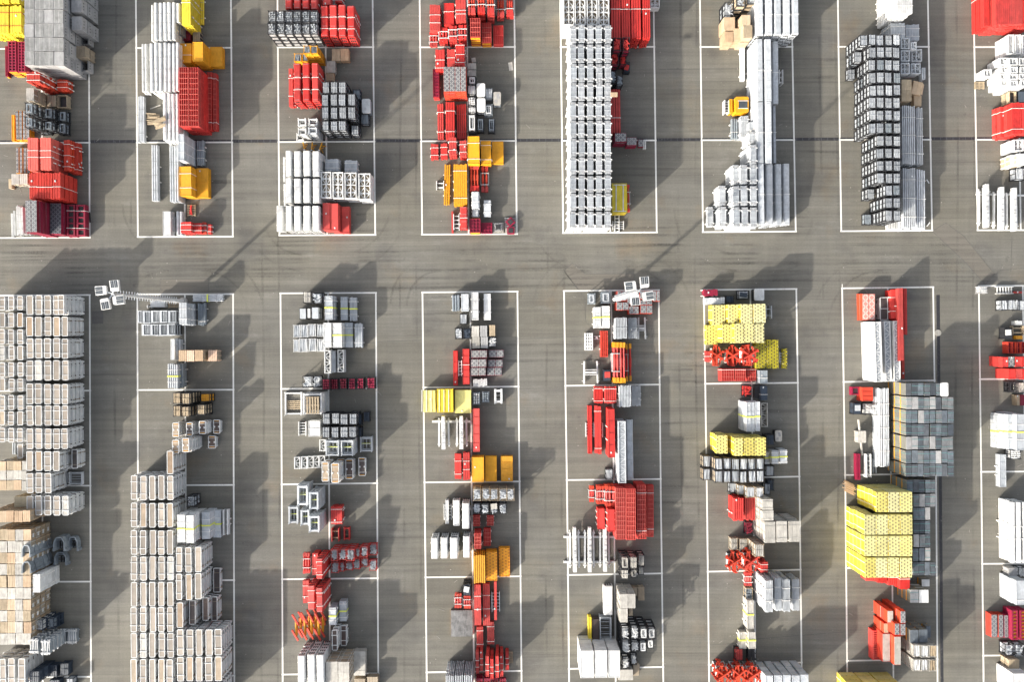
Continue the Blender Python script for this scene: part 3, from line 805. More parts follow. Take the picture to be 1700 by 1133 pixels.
def k_cab(w, l, h, rnd):
    """platform cabin lid: rounded orange box with a dark roof window"""
    b = MB(); c = .1; hw, hl = w / 2, l / 2
    b.prism([(-hw + c, -hl), (hw - c, -hl), (hw, -hl + c), (hw, hl - c), (hw - c, hl), (-hw + c, hl), (-hw, hl - c), (-hw, -hl + c)], .1, h)
    g = MB(); g.box(w * .08, -.02, h - .005, w * .66, l * .42, .03)
    f = MB()
    for s in (-1, 1): f.box(w * .08, s * l * .235, h - .004, w * .76, .05, .045)
    s_ = MB()
    for q in (-1, 1): s_.box(0, q * l * .3, 0, w * .9, .1, .1)
    return [('shell', b, ORG, None), ('roof_window', g, GLASS, None), ('window_trim', f, WHT, None), ('skid', s_, BLK, None)]
def k_cover(w, l, h, rnd, m=OFFW, body=BLK):
    """bin under a loose pale sheet"""
    b = MB(); c = .1; hw, hl = w / 2, l / 2
    b.prism([(-hw + c, -hl), (hw - c, -hl), (hw, -hl + c), (hw, hl - c), (hw - c, hl), (-hw + c, hl), (-hw, hl - c), (-hw, -hl + c)], h - .2, h)
    k = MB(); k.box(0, 0, .02, w - .06, l - .06, h - .22)
    d_ = MB(); d_.box(w * .12, l * .15, h - .004, w * .35, l * .36, .012, .2); d_.box(-w * .15, -l * .22, h - .004, w * .3, l * .2, .012, -.1)
    return [('sheet', b, m, None), ('bin', k, body, None), ('fold', d_, GREY if m is OFFW else m, None)]
def k_flat(w, l, h, rnd, m=OFFW):
    b = MB(); b.box(0, 0, 0, w, l, h, .08); return [('sheet', b, m, None)]
def k_hframe(w, l, h, rnd, m=WHT):
    b = MB(); g = MB(); j = MB()
    for s in (-1, 1):
        b.box(s * (w / 2 - .08), 0, h * .2, .14, l, h * .3, s * .02)
        for q in (-.38, .38): j.box(s * (w / 2), l * q, h * .2, .3, .06, .06)
    g.box(0, 0, h * .4, w * .8, .2, h * .3); g.box(0, l * .12, h * .45, w * .8, .08, h * .3); g.box(0, -l * .1, h * .45, w * .8, .08, h * .3)
    return [('leg_rail', b, m, None), ('crossbeam', g, m, None), ('pin', j, m, None)]
def k_trestle(w, l, h, rnd, m=ORG):
    b = MB()
    for s in (-1, 1):
        b.bar((s * w * .35, -l * .42, 0), (0, -l * .1, h), .07); b.bar((s * w * .42, l * .42, 0), (0, l * .1, h), .07)
    b.bar((0, -l * .5, h), (0, l * .5, h), .09); b.bar((-w * .4, l * .3, h * .3), (w * .4, l * .3, h * .3), .05); b.bar((-w * .4, -l * .3, h * .5), (w * .4, l * .1, h * .6), .06)
    e = MB(); e.box(0, -l * .45, h + .04, .16, .12, .05)
    return [('stand', b, m, None), ('tag', e, WHT, None)]
def k_strut(w, l, h, rnd, m=ORED):
    """folded tripod: two long inclined red tubes joined by yellow spindles"""
    b = MB(); p = MB()
    for k, z in ((0, h), (.38, h * .55)):
        b.bar((-w * .42 + k * w, l * .5, z), (w * .1 + k * w, l * .12, z - .15), .15); b.bar((-w * .46 + k * w * .6, -l * .06, z), (w * .12 + k * w * .6, -l * .46, z - .1), .15)
        p.bar((-w * .12 + k * w * .7, l * .26, z - .12), (-w * .1 + k * w * .5, -l * .28, z - .1), .12)
        p.bar((0 + k * w * .7, l * .2, z - .2), (0 + k * w * .5, -l * .3, z - .2), .1)
    f = MB(); f.box(0, 0, 0, w * .5, l * .3, .12)
    for s in (-1, 1): f.bar((s * w * .2, 0, 0), (s * w * .05, 0, h * .6), .08)
    return [('leg_tube', b, m, None), ('spindle', p, ORG, None), ('foot_plate', f, m, None)]
def k_scaff(w, l, h, rnd, m=SIL, solid=GALV):
    """bound scaffold frames standing upright with spiky ends"""
    b = MB(); n = 5
    for i in range(n):
        x = -w / 2 + w * (i + .5) / n
        b.bar((x, -l / 2, h - .06 + rnd.uniform(-.04, .04)), (x + rnd.uniform(-.05, .05), l / 2, h - .06), .06)
        for q in (-.42, .42): b.bar((x - .1, l * q, h - .02), (x + .12, l * q + rnd.uniform(-.12, .12), h - .02 + rnd.uniform(-.05, .08)), .06)
    for q in (-.36, .36): b.box(0, l * q, h - .03, w * 1.12, .06, .06)
    c = MB(); c.box(0, 0, .06, w * .86, l * .86, h - .14)
    e = MB()
    for q in (-.3, .3): e.box(0, l * q, 0, w, .07, .06)
    return [('tubes', b, WHT, None), ('bundle_core', c, solid, None), ('bearer', e, m, None)]
def k_slots(w, l, h, rnd, m=SIL):
    """heavy frame with three narrow slots"""
    b = MB(); t = .08
    for s in (-1, 1): b.box(0, s * (l / 2 - t / 2), 0, w, t, h)
    b.box(-w / 2 + w * .13, 0, 0, w * .26, l - 2 * t, h - .01)
    for i in range(3): b.box(-w / 2 + w * (.50 + .19 * i), 0, .0, w * .045, l - 2 * t, h - .04)
    k = MB(); k.box(w * .15, 0, .02, w * .62, l - .18, h * .3)
    return [('frame', b, m, None), ('recess', k, DARK, None)]
def k_carton(w, l, h, rnd, m=TAN, flap=True):
    b = MB(); b.box(0, 0, 0, w, l, h * .96); f = MB()
    f.box(-w * .25, 0, h * .96, w * .49, l, .02); f.box(w * .25, 0, h * .96, w * .47, l * .98, .022)
    if flap: f.bar((w * .5, 0, h), (w * .72, 0, h * .8), l * .8, .03)
    return [('box', b, m, None), ('flap', f, m, None)]
KINDS = dict(bars=('strapped_bundle', k_bars), tubes=('tube_bundle', k_tubes), profile=('profile_bundle', k_profile), slab=('panel_stack', k_slab), grid=('framed_panel', k_grid),
    perf=('perforated_plate_pack', k_perf), plate=('patterned_panel_stack', k_plate), rack=('platform_rack', k_rack), slatbin=('slatted_rack', k_slatbin), still=('post_pallet', k_still),
    woodbox=('wooden_box', k_woodbox), crate=('sheet_crate', k_crate), slate=('wrapped_block_pallet', k_slate), truss=('braced_frame_stack', k_truss), lattice=('lattice_frame', k_lattice),
    ladder=('ladder_frame', k_ladder), rectframe=('rectangular_frame_stack', k_rectframe), channel=('steel_saddle', k_channel), post=('climbing_bracket', k_post), star=('brace_bundle', k_star),
    props=('prop_cradle', k_props), beams=('beam_bundle', k_beams), sticks=('plank_pile', k_sticks), pallet=('wooden_pallet', k_pallet), cab=('platform_cabin', k_cab), cover=('covered_bin', k_cover),
    flat=('loose_sheet', k_flat), hframe=('support_frame', k_hframe), trestle=('folding_trestle', k_trestle), strut=('folded_tripod', k_strut), scaff=('scaffold_frame_bundle', k_scaff),
    slots=('slotted_frame', k_slots), carton=('cardboard_box', k_carton))
CATS = dict(bars='bundle', tubes='tube bundle', profile='profile bundle', slab='panel stack', grid='framed panel', perf='plate pack', plate='panel stack', rack='platform rack', slatbin='rack',
    still='stillage', woodbox='wooden box', crate='crate', slate='pallet load', truss='frame stack', lattice='lattice frame', ladder='ladder frame', rectframe='frame stack', channel='steel saddle',
    post='bracket', star='brace bundle', props='prop cradle', beams='beam bundle', sticks='planks', pallet='pallet', cab='cabin', cover='bin', flat='sheet', hframe='frame', trestle='trestle',
    strut='tripod', scaff='scaffold bundle', slots='steel frame', carton='cardboard box')

# ------------------------------------------------------------------ placing
CACHE = {}
def parts_for(kind, w, l, h, var, kw):
    key = (kind, round(w / .04), round(l / .04), round(h, 2), var, tuple(sorted((k, str(v)) for k, v in kw.items())))
    if key not in CACHE:
        w, l = round(w / .04) * .04, round(l / .04) * .04
        res = KINDS[kind][1](w, l, h, random.Random(str(key[:5])), **kw)
        CACHE[key] = [(n, mb.mesh(n, m)) for n, mb, m, _ in res]
    return CACHE[key]
UNITS = []   # every stored unit: root object, look, stack id, layer, layers, bay, position
YAW = .0093
BAY_X = [(-60, 190), (190, 425), (425, 662), (662, 897), (897, 1132), (1132, 1362), (1362, 1592), (1592, 1800)]
ORD = 'zeroth first second third fourth fifth sixth seventh eighth ninth tenth eleventh twelfth thirteenth fourteenth fifteenth sixteenth seventeenth eighteenth nineteenth twentieth'.split()
def ordw(n):
    if n <= 20: return ORD[n]
    tens = {2: 'twenty', 3: 'thirty', 4: 'forty', 5: 'fifty', 6: 'sixty', 7: 'seventy', 8: 'eighty', 9: 'ninety'}[n // 10]
    return tens + ('-' + ORD[n % 10] if n % 10 else 'th') if n % 10 else {20: 'twentieth', 30: 'thirtieth', 40: 'fortieth', 50: 'fiftieth'}.get(n, tens + 'th')
def bay_of(px, py):
    i = next((k for k, (a, b) in enumerate(BAY_X) if a <= px < b), 7)
    return (0 if py < 440 else 1), i
NST = [0]
rj = random.Random(11)
def unit(kind, X, Y, z, w, l, h, look, yaw, var, kw, info):
    name = KINDS[kind][0]
    if kind == 'still': name = {'slats': 'post_pallet', 'pipes': 'clamp_cage', 'ends': 'pipe_end_pallet'}.get(kw.get('kind', 'slats'), 'parts_bin')
    if kind == 'rack' and kw.get('yb'): name = 'strapped_deck_rack'
    if kind == 'rack' and l > 2.25: name = 'long_platform_rack'
    ps = parts_for(kind, w, l, h, var, kw)
    if len(ps) == 1: root = link(name, ps[0][1])
    else:
        root = link(name, None)
        for n, me in ps: link(n, me, root)
    root.location = (X, Y, z); root.rotation_euler = (0, 0, yaw)
    root['category'] = CATS[kind]
    UNITS.append(dict(o=root, look=look, kind=kind, **info)); return root
def st(kd_, look, x0, y0, x1, y1, n_=1, lh=.6, rot=0.0, top=None, **kw):
    n = n_; jit = .02
    # a stack of n units whose TOP face shows in the photo at x0..x1, y0..y1; alternates given by `top` = dict changing only the top unit
    z = n * lh; X0, Y0 = P(x0, y0, z); X1, Y1 = P(x1, y1, z); w_, l_ = X1 - X0, Y0 - Y1; X, Y = (X0 + X1) / 2, (Y0 + Y1) / 2
    turn = kw.pop('turn', False); NST[0] += 1; bay = bay_of((x0 + x1) / 2, (y0 + y1) / 2)
    for i in range(n):
        k2 = dict(kw)
        if top and i == n - 1: k2.update(top)
        yaw = YAW + R(rot) + rj.gauss(0, .004); a, b = (l_, w_) if turn else (w_, l_)
        if turn: yaw += math.pi / 2
        unit(kd_, X + rj.gauss(0, jit * .6), Y + rj.gauss(0, jit), i * lh + .005, a, b, lh - .01, look, yaw, rj.randrange(3), k2,
             dict(sid=NST[0], layer=i, n=n, bay=bay, px=(x0 + x1) / 2, py=(y0 + y1) / 2, grid=None))
def grid(kd_, look, xs, ys, n_, lh, counts=None, vary=None, **kw):
    n = n_; jit = .02
    # block of stacks on a shared layout. xs, ys: photo spans of the top faces of a stack n high; counts[(row, col)] overrides n; only what can be reached by eye plus its backing layer is set out
    z = n * lh; NST[0] += 1; sid = NST[0]; cnt = {}
    for r_ in range(len(ys)):
        for c_ in range(len(xs)): cnt[(r_, c_)] = n if counts is None else counts.get((r_, c_), n)
    bay = bay_of(sum(xs[0] + xs[-1]) / 4, sum(ys[0] + ys[-1]) / 4)
    for (r_, c_), m_ in cnt.items():
        X0, Y0 = P(xs[c_][0], ys[r_][0], z); X1, Y1 = P(xs[c_][1], ys[r_][1], z)
        lean = rj.gauss(0, .02)
        for i in range(m_):
            nb = min(cnt.get((r_ + a, c_ + b), 0) for a, b in ((1, 0), (-1, 0), (0, 1), (0, -1)))
            if i < m_ - 1 and nb > i: continue
            k2 = dict(kw)
            if vary: k2.update(vary(r_, c_, i, m_))
            unit(kd_, (X0 + X1) / 2 + lean + rj.gauss(0, jit * .5), (Y0 + Y1) / 2 + rj.gauss(0, jit), i * lh + .005, X1 - X0, Y0 - Y1, lh - .01, look, YAW + rj.gauss(0, .007), rj.randrange(3), k2,
                 dict(sid=sid, layer=i, n=m_, bay=bay, px=0, py=0, grid=(r_ + 1, c_ + 1)))
def spans(edges): return list(zip(edges[::2], edges[1::2]))
# ================================================================== UPPER ROW OF BAYS
# ---- first bay
grid('bars', 'yellow strapped bar bundle', [(-22, -3), (-1, 13.5), (16, 34.5)], [(7, 55)], 3, .7, m=YEL, n=5, jit=.08, sm=ORED)
grid('bars', 'yellow ribbed bar bundle', [(-20, -2), (-1, 14), (17, 31)], [(-40, 5)], 3, .72, m=YEL, n=4)
grid('grid', 'crimson framed panel', [(12.5, 26.5), (28.5, 41)], [(68, 119)], 4, .32, m=CRIM, nx=2, ny=10, rail=.12, dark=DARK, ends=ORG, layers=1)
st('grid', 'low crimson framed panel', 8, 76, 11.5, 126, 1, .5, m=CRIM, nx=1, ny=10, ends=ORG)
grid('crate', 'grey ribbed-lid sheet crate', [(40.5, 56.5), (57, 72.5), (73, 88.5), (89, 105.5)], [(-30.5, -8), (-7.5, 15), (15.8, 38.5), (39.2, 61.5), (62.3, 84.8), (85.5, 108.5)], 4, .88,
     vary=lambda r, c, i, m: dict(m=GREY) if (r * 3 + c * 5) % 7 == 2 else {})
st('crate', 'grey crate beside the big crate block', 119, -22, 136, -5, 3, .88, m=GREY)
st('crate', 'smooth grey-lidded crate against the crate block', 118.5, -4, 135.5, 19.5, 3, .88, m=GREY)
st('crate', 'dented grey crate with slit lid', 119.5, 27, 136.5, 50, 3, .88, m=GREY)
st('crate', 'grey crate at the bay edge', 132, 12, 146.5, 34, 1, .88)
st('crate', 'open empty grey crate', 131, 56, 146.5, 74, 1, .88, open_=True)
st('woodbox', 'brown wooden box leaning on the crate block', 126, 76, 142, 95, 2, .8, m=BROWN, open_=False)
st('crate', 'open dark-bottomed crate at the bay edge', 128, 97.5, 146.5, 118, 1, .88, open_=True)
st('bars', 'short orange-red strapped bundle', 44, 118, 66, 138.5, 5, .62, m=ORED, n=5, layers=2, jit=.08)
st('bars', 'low orange-red bundle in a white hoop', 94, 131, 111.5, 150.5, 2, .5, m=ORED, n=5, layers=2)
st('woodbox', 'brown box under a white lid', 44, 146, 57, 167.5, 4, .6, m=BROWN, top=dict(m=OFFW, side=BROWN))
st('woodbox', 'open brown timber box', 78.5, 158.5, 92, 176.5, 1, .8, m=BROWN, bat=WOOD)
st('woodbox', 'timber-edged open crate', 95, 158, 111, 178.5, 1, .7, m=BROWN, bat=WOOD, open_=True)
for x0, x1, y0, y1, n in ((41, 55.5, 170, 189, 4), (41, 55.5, 193, 211, 4), (73, 87.5, 178.5, 197, 2), (73, 87.5, 200, 216, 2), (97.5, 110.5, 184, 202, 1), (97.5, 110.5, 204, 223, 1)):
    st('still', 'black post pallet holding blue-grey steel rings', x0, y0, x1, y1, n, .68, kind='ring', m=GALV)
st('slab', 'narrow orange upright panel', 19, 190, 24, 233.5, 1, .6, m=ORG)
grid('plate', 'yellow-edged patterned panel', [(25.5, 30.5), (31.5, 36.5), (37.5, 42.5), (43.5, 49)], [(183, 232)], 2, .4, m=PLATEP, rim=ORG)
grid('plate', 'thin yellow-edged patterned panel', [(26, 30.5), (32, 37), (38.5, 43.5), (44.5, 50)], [(245, 288)], 1, .4, m=PLATEP, rim=ORG)
grid('bars', 'faded red strapped bar bundle', [(46, 63), (66, 83.5)], [(228.5, 283)], 4, .66, m=mat('faded_red', (.70, .13, .10), (.66, .10, .08)), n=4, layers=3, strap=(.4, .6), jit=.03)
st('bars', 'narrow red bar bundle with three white clamps', 105, 231, 115, 284, 3, .5, m=ORED, n=2, layers=3, strap=(.15, .5, .85))
st('bars', 'low red bar bundle beside the clamped one', 117, 236, 129, 289, 2, .4, m=ORED, n=3, layers=3, strap=(.15, .85))
st('woodbox', 'cream lidded long box on timber runners', 19, 289, 31.5, 306, 2, .6, m=OFFW, side=WOOD); st('woodbox', 'cream box hard against the red slats', 32.5, 288.5, 46, 306, 2, .6, m=OFFW, side=WOOD)
st('carton', 'open cream box with a dark load', 14, 297, 19, 313, 1, .5, m=WOOD)
grid('bars', 'red upright slat pack', [(48.3, 61), (61.3, 74), (74.3, 87), (87.3, 100)], [(286, 330.5)], 4, .66, m=mat('slat_red', (.62, .045, .03), (.58, .035, .02)), n=5, layers=1, gap=.05, strap=(.45,), br=())
grid('plate', 'tall crimson-edged patterned panel', [(41, 60.5)], [(332.5, 386)], 7, .44, m=PLATE, rim=CRIM, nx=2)
grid('plate', 'dark crimson-edged patterned panel', [(73, 81), (83, 101.5)], [(337.5, 389)], 3, .44, m=PLATEK, rim=CRIM)
grid('grid', 'crimson framed panel laid open', [(110, 124), (126.5, 141)], [(340, 392.5)], 2, .36, m=CRIM, nx=1, ny=5, rail=.16, dark=DARK, layers=1, strap=(.25, .8))
for i, (a, b) in enumerate(((18, 352), (22, 350), (27, 341), (31, 342), (35, 343))):
    st('tubes', 'white pole bundle leaning beside patterned panels', a, b, a + 3.6, 393.5 - i * 1.2, 1 + i // 2, .45, m=WHT, n=2, br=(), rot=1.5)
st('flat', 'dark strip of mat on the bay line', 147.5, 352, 150.5, 370, 1, .03, m=DARK)
# ---- second bay
bx = [(250.5, 254.8), (255.3, 261.7), (262.3, 269), (270, 276.5), (277.2, 283.6), (284.2, 290.8), (291.3, 298.5)]
for i, (a, b) in enumerate(bx): st('tubes', 'pale grey round-backed bundle in the top block', a, 3 + (3 if i < 1 else 0), b, 67.5 if i < 6 else 37, 4 if i else 3, .55, m=WHT, n=1, br=(.3, .7))
for i, (a, b) in enumerate([(234.3, 239), (239.3, 244), (245.5, 248), (248.3, 254.5), (255, 261.7), (262.2, 269), (270, 276.7), (277.2, 283.8), (284.2, 290.8), (291.2, 296.5)]):
    st('tubes', 'pale grey round-backed bundle in the middle block', a, 70 + (2 if i < 3 else 0), b, 152.5 if i > 2 else 153, 2 if i < 2 else (1 if i == 2 else 4), .55, m=WHT, n=1, br=(.15, .4, .7))
for i, (a, b) in enumerate([(269.2, 276.5), (277.2, 283.7), (284.2, 290.4), (291, 296.3)]): st('tubes', 'pale grey round-backed bundle below the middle block', a, 153.5, b, 234.5, 4, .55, m=WHT, n=1, br=(.2, .8))
st('bars', 'yellow bar bundle with one white clamp', 301, -20, 315.5, 41.5, 4, .6, m=YEL, n=4, layers=3, strap=(.6,))
st('tubes', 'thin yellow pipe pair lying alone', 332, -12, 338, 41, 1, .3, m=YEL, n=2, rot=-1)
st('grid', 'dark crimson panel between the tube block and orange stacks', 301.5, 44, 316, 66, 1, .6, m=CRIM, nx=3, ny=2, dark=CRIM)
st('slab', 'patterned grey board on the tube block', 292, 38, 300.5, 56, 3, .5, m=GREY); st('slab', 'short bright red panel', 293, 57, 302, 67, 1, .6, m=RED, rot=-25)
st('woodbox', 'small dark brown box', 320, 53, 332, 69, 1, .7, m=BROWN, side=DARK)
st('slab', 'orange panel stack against the tube block', 296.5, 71.5, 318, 104, 2, .7, m=ORG, strap=(.4,), jit=.02); st('slab', 'tall orange panel stack', 319.5, 69.5, 337, 102, 4, .55, m=ORG, t=.14, br=()); st('slab', 'low orange panel stack by the bay edge', 348.5, 77.5, 369, 110.5, 1, .7, m=ORG)
grid('grid', 'long red grid panel', [(296.5, 311.5), (313, 329.5)], [(111.5, 209.5)], 5, .56, m=RED, nx=4, ny=11, rail=.055, layers=2)
st('grid', 'narrow red grid panel with white clamps', 343.5, 119.5, 352, 216, 1, .7, m=RED, nx=3, ny=11, strap=(.13, .9)); st('grid', 'outer narrow red grid panel', 353.5, 121, 359, 216, 1, .6, m=RED, nx=2, ny=11, strap=(.13, .9))
st('tubes', 'long white tube bundle on the bay line', 229.5, 158.5, 239.5, 237, 1, .5, m=SIL, n=4, br=(.15, .65)); st('sticks', 'loose pale planks beside the long tubes', 241, 186, 262.5, 206, 1, .5, m=WOOD, n=18, a0=-.05, spread=.1)
st('sticks', 'single pale batten', 248, 170, 268, 177, 1, .12, m=OFFW, n=1, a0=.35, spread=.01)
for q in range(2): st('sticks', 'pale planks thrown on the tube bundles', 274 + q, 207 + q * 8, 295, 214 + q * 9, 1, .25, m=WOOD, n=5, a0=.3 - q * .2, spread=.3); UNITS[-1]['o'].location.z = 2.25
st('slab', 'grey strapped panel stack', 295.5, 222.5, 305.5, 266.5, 5, .56, m=SIL, t=.2, strap=(.3, .68)); st('tubes', 'grey tube bundle with side pin', 326.5, 231.5, 337.5, 275, 1, .6, m=GALV, n=4, strap=(.3, .6))
st('tubes', 'long white tube bundle alone in the lower half', 251, 239.5, 262, 334, 1, .55, m=SIL, n=3, br=(.35, .62))
for a, b in ((281.3, 288), (289, 296.5)): st('tubes', 'long white tube bundle beside the orange panels', a, 240.5, b, 335.5, 2 if a < 285 else 3, .5, m=SIL, n=2, br=(.3, .8))
st('slab', 'orange panel stack with two white clamps', 297.8, 275.5, 317.6, 324.5, 3, .6, m=ORG, strap=(.27, .75)); st('slab', 'low orange panel stack split by a seam', 326.5, 279.5, 346, 328.5, 1, .7, m=ORG, split=2)
st('pallet', 'pale pallet carrying red fittings', 310.5, 339, 324.3, 358.6, 1, .2, load_=[('fitting', MB().bar((-.1, -.4, .2), (.05, .45, .25), .12).bar((.1, -.45, .25), (-.05, .3, .2), .1), RED, None)])
st('slab', 'white strapped stack near the lower line', 270, 350.5, 283, 391, 2, .45, m=WHT, br=(.17, .75)); st('tubes', 'grey beam bundle near the lower line', 291.5, 350.5, 303.5, 391.5, 1, .6, m=SIL, n=2, br=(.17, .75)); st('ladder', 'white ladder frame between the beams', 283.5, 360, 289.5, 384.5, 1, .3, n=4)
st('bars', 'red short bar stack with white clamp', 299.5, 368.5, 317, 387, 3, .45, m=RED, n=5, jit=.03, br=()); st('bars', 'red short bar stack in the middle of three', 321.5, 370, 334.5, 388.5, 2, .4, m=RED, n=4, br=())
st('props', 'red prop cradle near the red short bars', 335, 369.5, 341.5, 388.5, 1, .6, n=2, m=RED); st('bars', 'slim red bar bundle on white feet', 344.5, 372, 350, 390, 1, .5, m=RED, n=2, br=(.3, .75))
# ---- third bay
grid('still', 'black post pallet packed with pipe ends', [(445 + 13.95 * i, 457.5 + 13.95 * i) for i in range(6)], [(16.5, 36), (37.7, 56.5)], 4, .70, kind='ends', m=SIL, side=GREY)
for i, a in enumerate((473, 487, 501.3, 515)): st('profile', 'red profile bundle above the pallets', a, -25, a + 11.5, 13.5, 3, .7, m=RED)
for i, (a, b) in enumerate(((532.5, 544.5), (547, 559), (561.7, 573.5), (576.7, 588.5))):
    st('profile', 'red profile bundle with white straps', a, (9.5, 8.5, 7.8, 9)[i], b, 60, 4, .62, m=ORED if i > 3 else RED, strap=(.25, .62), n=6)
st('slab', 'red panel behind the profile row', 536, -12, 549, 7, 3, .6, m=RED); st('bars', 'red bars with white end posts', 556, -14, 567, 4, 2, .6, m=RED); st('hframe', 'white frame above the profile row', 551, -10, 555, 5, 2, .6)
for a, b in ((551, 564.5), (565, 578.5)): st('woodbox', 'beige ply box under the red bundles', a, 81, b, 100.5, 1, .8, m=TAN if b > 570 else WOOD, n=2)
st('woodbox', 'stained pale box on the centre line', 542.5, 101.5, 556, 120.5, 1, .7, m=OFFW); st('woodbox', 'strapped beige box on the centre line', 541.5, 121.5, 554, 135, 1, .6, m=WOOD, across=True)
grid('still', 'yellow sided bin of dark offcuts', [(503, 514.5), (515.3, 527)], [(75.5, 88)], 4, .75, kind='rods', m=GALV, fr=ORG, side=ORG); grid('still', 'low yellow bin of dark offcuts', [(488.5, 500), (501, 511)], [(88.5, 102)], 2, .6, kind='rods', m=GALV, fr=ORG, side=ORG)
for i, (a, b) in enumerate(((487.5, 498.5), (502.5, 513.5), (517.5, 528))): st('profile', 'red profile bundle in the row of three', a, 104.5, b, 167.5, 4, .6, m=RED, strap=(.3, .62), n=6)
st('bars', 'low red bar pack on white feet', 479.5, 112.5, 486.5, 177, 1, .7, m=RED, n=2, br=(.3, .65)); st('bars', 'outer red bar pack', 484, 168, 491, 178, 1, .5, m=RED, n=3)
grid('still', 'black post pallet of grey slats', [(534.5, 546), (548, 560), (562, 574.5), (577.5, 590)], [(135.5, 154.5), (156, 175.8), (177.5, 197), (201, 217)], 4, .64, counts={(0, 3): 1, (3, 3): 2})
st('still', 'grey bin right of the black pallets', 586, 149.5, 598, 165, 1, .8, kind='slats', m=GALV, fr=NAVY)
st('cover', 'white capped machine case with yellow cord', 600.5, 164, 614.5, 187.5, 1, 1.0, m=WHT, body=GALV); st('still', 'dark bin below the white machine case', 599, 189, 612, 206, 1, .8, kind='rods', m=GALV)
for (a, b, c, d_, n) in ((494.5, 508, 196, 208, 4), (511, 526, 196, 208, 4), (495, 508.5, 212, 223, 4), (511.5, 525.5, 212, 223, 5), (492.5, 504, 222, 233, 1)): st('rectframe', 'pale steel frame stack above the drain', a, c, b, d_, n, .45, m=WHT if n < 5 else SIL, strap=None)
for a, r_ in ((500, 10), (513.5, -6), (528, -20)): st('trestle', 'orange folding trestle by the drain', a, 236, a + 8.5, 250.5, 1, .8, rot=r_)
cy = [(250.5, 292), (296.5, 336.5), (342, 383)]
for r_, (a, b) in enumerate(cy):
    for x0, x1 in ((474, 483.5), (488, 498.8), (503.5, 514.5), (518.5, 530)): st('profile', 'bright white profile bundle', x0, a, x1, b, 4, .56, m=WHT, br=(.28, .72))
for x0, x1, a, b, n in ((469.5, 473.3, 260.5, 301, 2), (470, 473.5, 304.5, 342, 2), (459, 470, 342, 384, 2)): st('profile', 'outer white profile bundle', x0, a, x1, b, n, .56, m=WHT)
st('bars', 'grey ribbed slat bundle', 540, 263, 562, 284.5, 2, .6, m=SIL, n=9, br=()); st('bars', 'grey tube slat bundle with side post', 572, 265.5, 592.5, 286, 1, .8, m=SIL, n=9)
for a, b, y in ((532, 549, 285.5), (552, 569.5, 285), (572, 591.5, 285.5), (595, 614.5, 288)): st('truss', 'white cross-braced frame stack', a, y, b, y + 43.5, 4, .5)
st('slab', 'pale red panel stack', 535.5, 337, 547.7, 382, 3, .6, m=mat('faded_red_2', (.66, .08, .07), (.62, .07, .06)), split=2); st('slab', 'pale red panel stack beside it', 548.5, 337.5, 561, 383, 3, .6, m=MATS['faded_red_2']); st('slab', 'low plain red panel', 567, 343, 580, 388, 1, .7, m=MATS['faded_red_2'])
# ---- fourth bay
st('beams', 'red pole bundle with white clamps', 713.5, 7, 731, 50.5, 2, .7, m=RED, n=5, cr=(.3, .6)); st('slab', 'plain red panel stack', 737, 5, 754, 41, 3, .55, m=RED, strap=(.6,)); st('bars', 'red bar stack with double clamp', 756, -6, 773, 35, 4, .55, m=RED, n=4, strap=(.45, .3))
for a, b, y, n in ((713, 726, 52, 1), (728.5, 743, 45, 2), (745, 758.5, 42, 3), (760.5, 774, 41, 3)): st('props', 'tangled red prop cradle', a, y, b, y + 24, n, .6, n=3, m=RED, ends=RED, endl=.4)
for i, a in enumerate((776.5, 793, 808.5, 825, 840.5)): st('props', 'red orange prop cradle by the edge', a, (-28, -27, -26, -16, -15)[i], a + 12, (20, 20, 21, 27, 24)[i], (4, 4, 4, 2, 2)[i], .6, n=3, m=ORED, ends=RED, endl=.5)
st('grid', 'tall red grid panel stack', 781, 29.5, 797.5, 61, 4, .5, m=RED, nx=4, ny=4, ends=ORG); st('grid', 'middle red grid panel stack', 799.8, 37, 816, 70, 2, .5, m=RED, nx=4, ny=4, ends=ORG); st('grid', 'low red grid panel stack', 819.5, 42, 836, 74, 1, .6, m=RED, nx=5, ny=2)
st('bars', 'tall red bar bundle with three bands', 757, 70.5, 771.5, 109, 3, .6, m=RED, n=4, strap=(.15, .5, .9)); st('bars', 'red bar bundle with loose bands', 723, 80.5, 738, 118, 2, .6, m=RED, n=3, strap=(.15, .5)); st('bars', 'red bar bundle with one loose band', 742, 80.5, 755.5, 110, 2, .6, m=RED, n=4, strap=(.5,))
st('grid', 'narrow crimson framed panel', 718.5, 114, 729, 160, 2, .5, m=CRIM, nx=1, ny=8, ends=RED); st('sticks', 'pale batten on a dark mat', 729.5, 126, 733, 146, 1, .15, m=OFFW, n=1, a0=1.57, spread=.02)
grid('plate', 'red-edged diamond patterned panel', [(735.5, 754.5), (755.5, 774)], [(110.5, 152.5)], 5, .5, m=PLATEP, rim=ORED, nx=2)
for i, (a, b, n) in enumerate(((726, 736.5, 1), (739.5, 755, 2), (758.5, 774, 1))): st('bars', 'long red rail bundle', a, (171, 168.5, 172)[i], b, 231, n, .5, m=RED, n=(3, 4, 5)[i], gap=.05, strap=((.2, .75) if i < 2 else ()))
for y0, y1, x0 in ((104.5, 115, 777), (116, 125.5, 777)): st('carton', 'beige carton above the black bins', x0, y0, 790, y1, 1, .9, m=OFFW, flap=False)
st('carton', 'small tilted beige carton', 783, 96, 790, 103.5, 1, .5, m=OFFW, flap=False, rot=10); st('flat', 'white sheet lying on the asphalt', 844.5, 103, 851.5, 116.5, 1, .02, rot=4)
for y0, y1, kd in ((126.5, 139.5, 'ring'), (141, 157, 'rods'), (160.5, 175, 'blocks'), (177, 186.5, 'slats'), (188.5, 219, 'ring')): st('still', 'dark bin of white parts on the centre line', 777, y0, 790, y1, 2, .6, kind=kd, m=WHT)
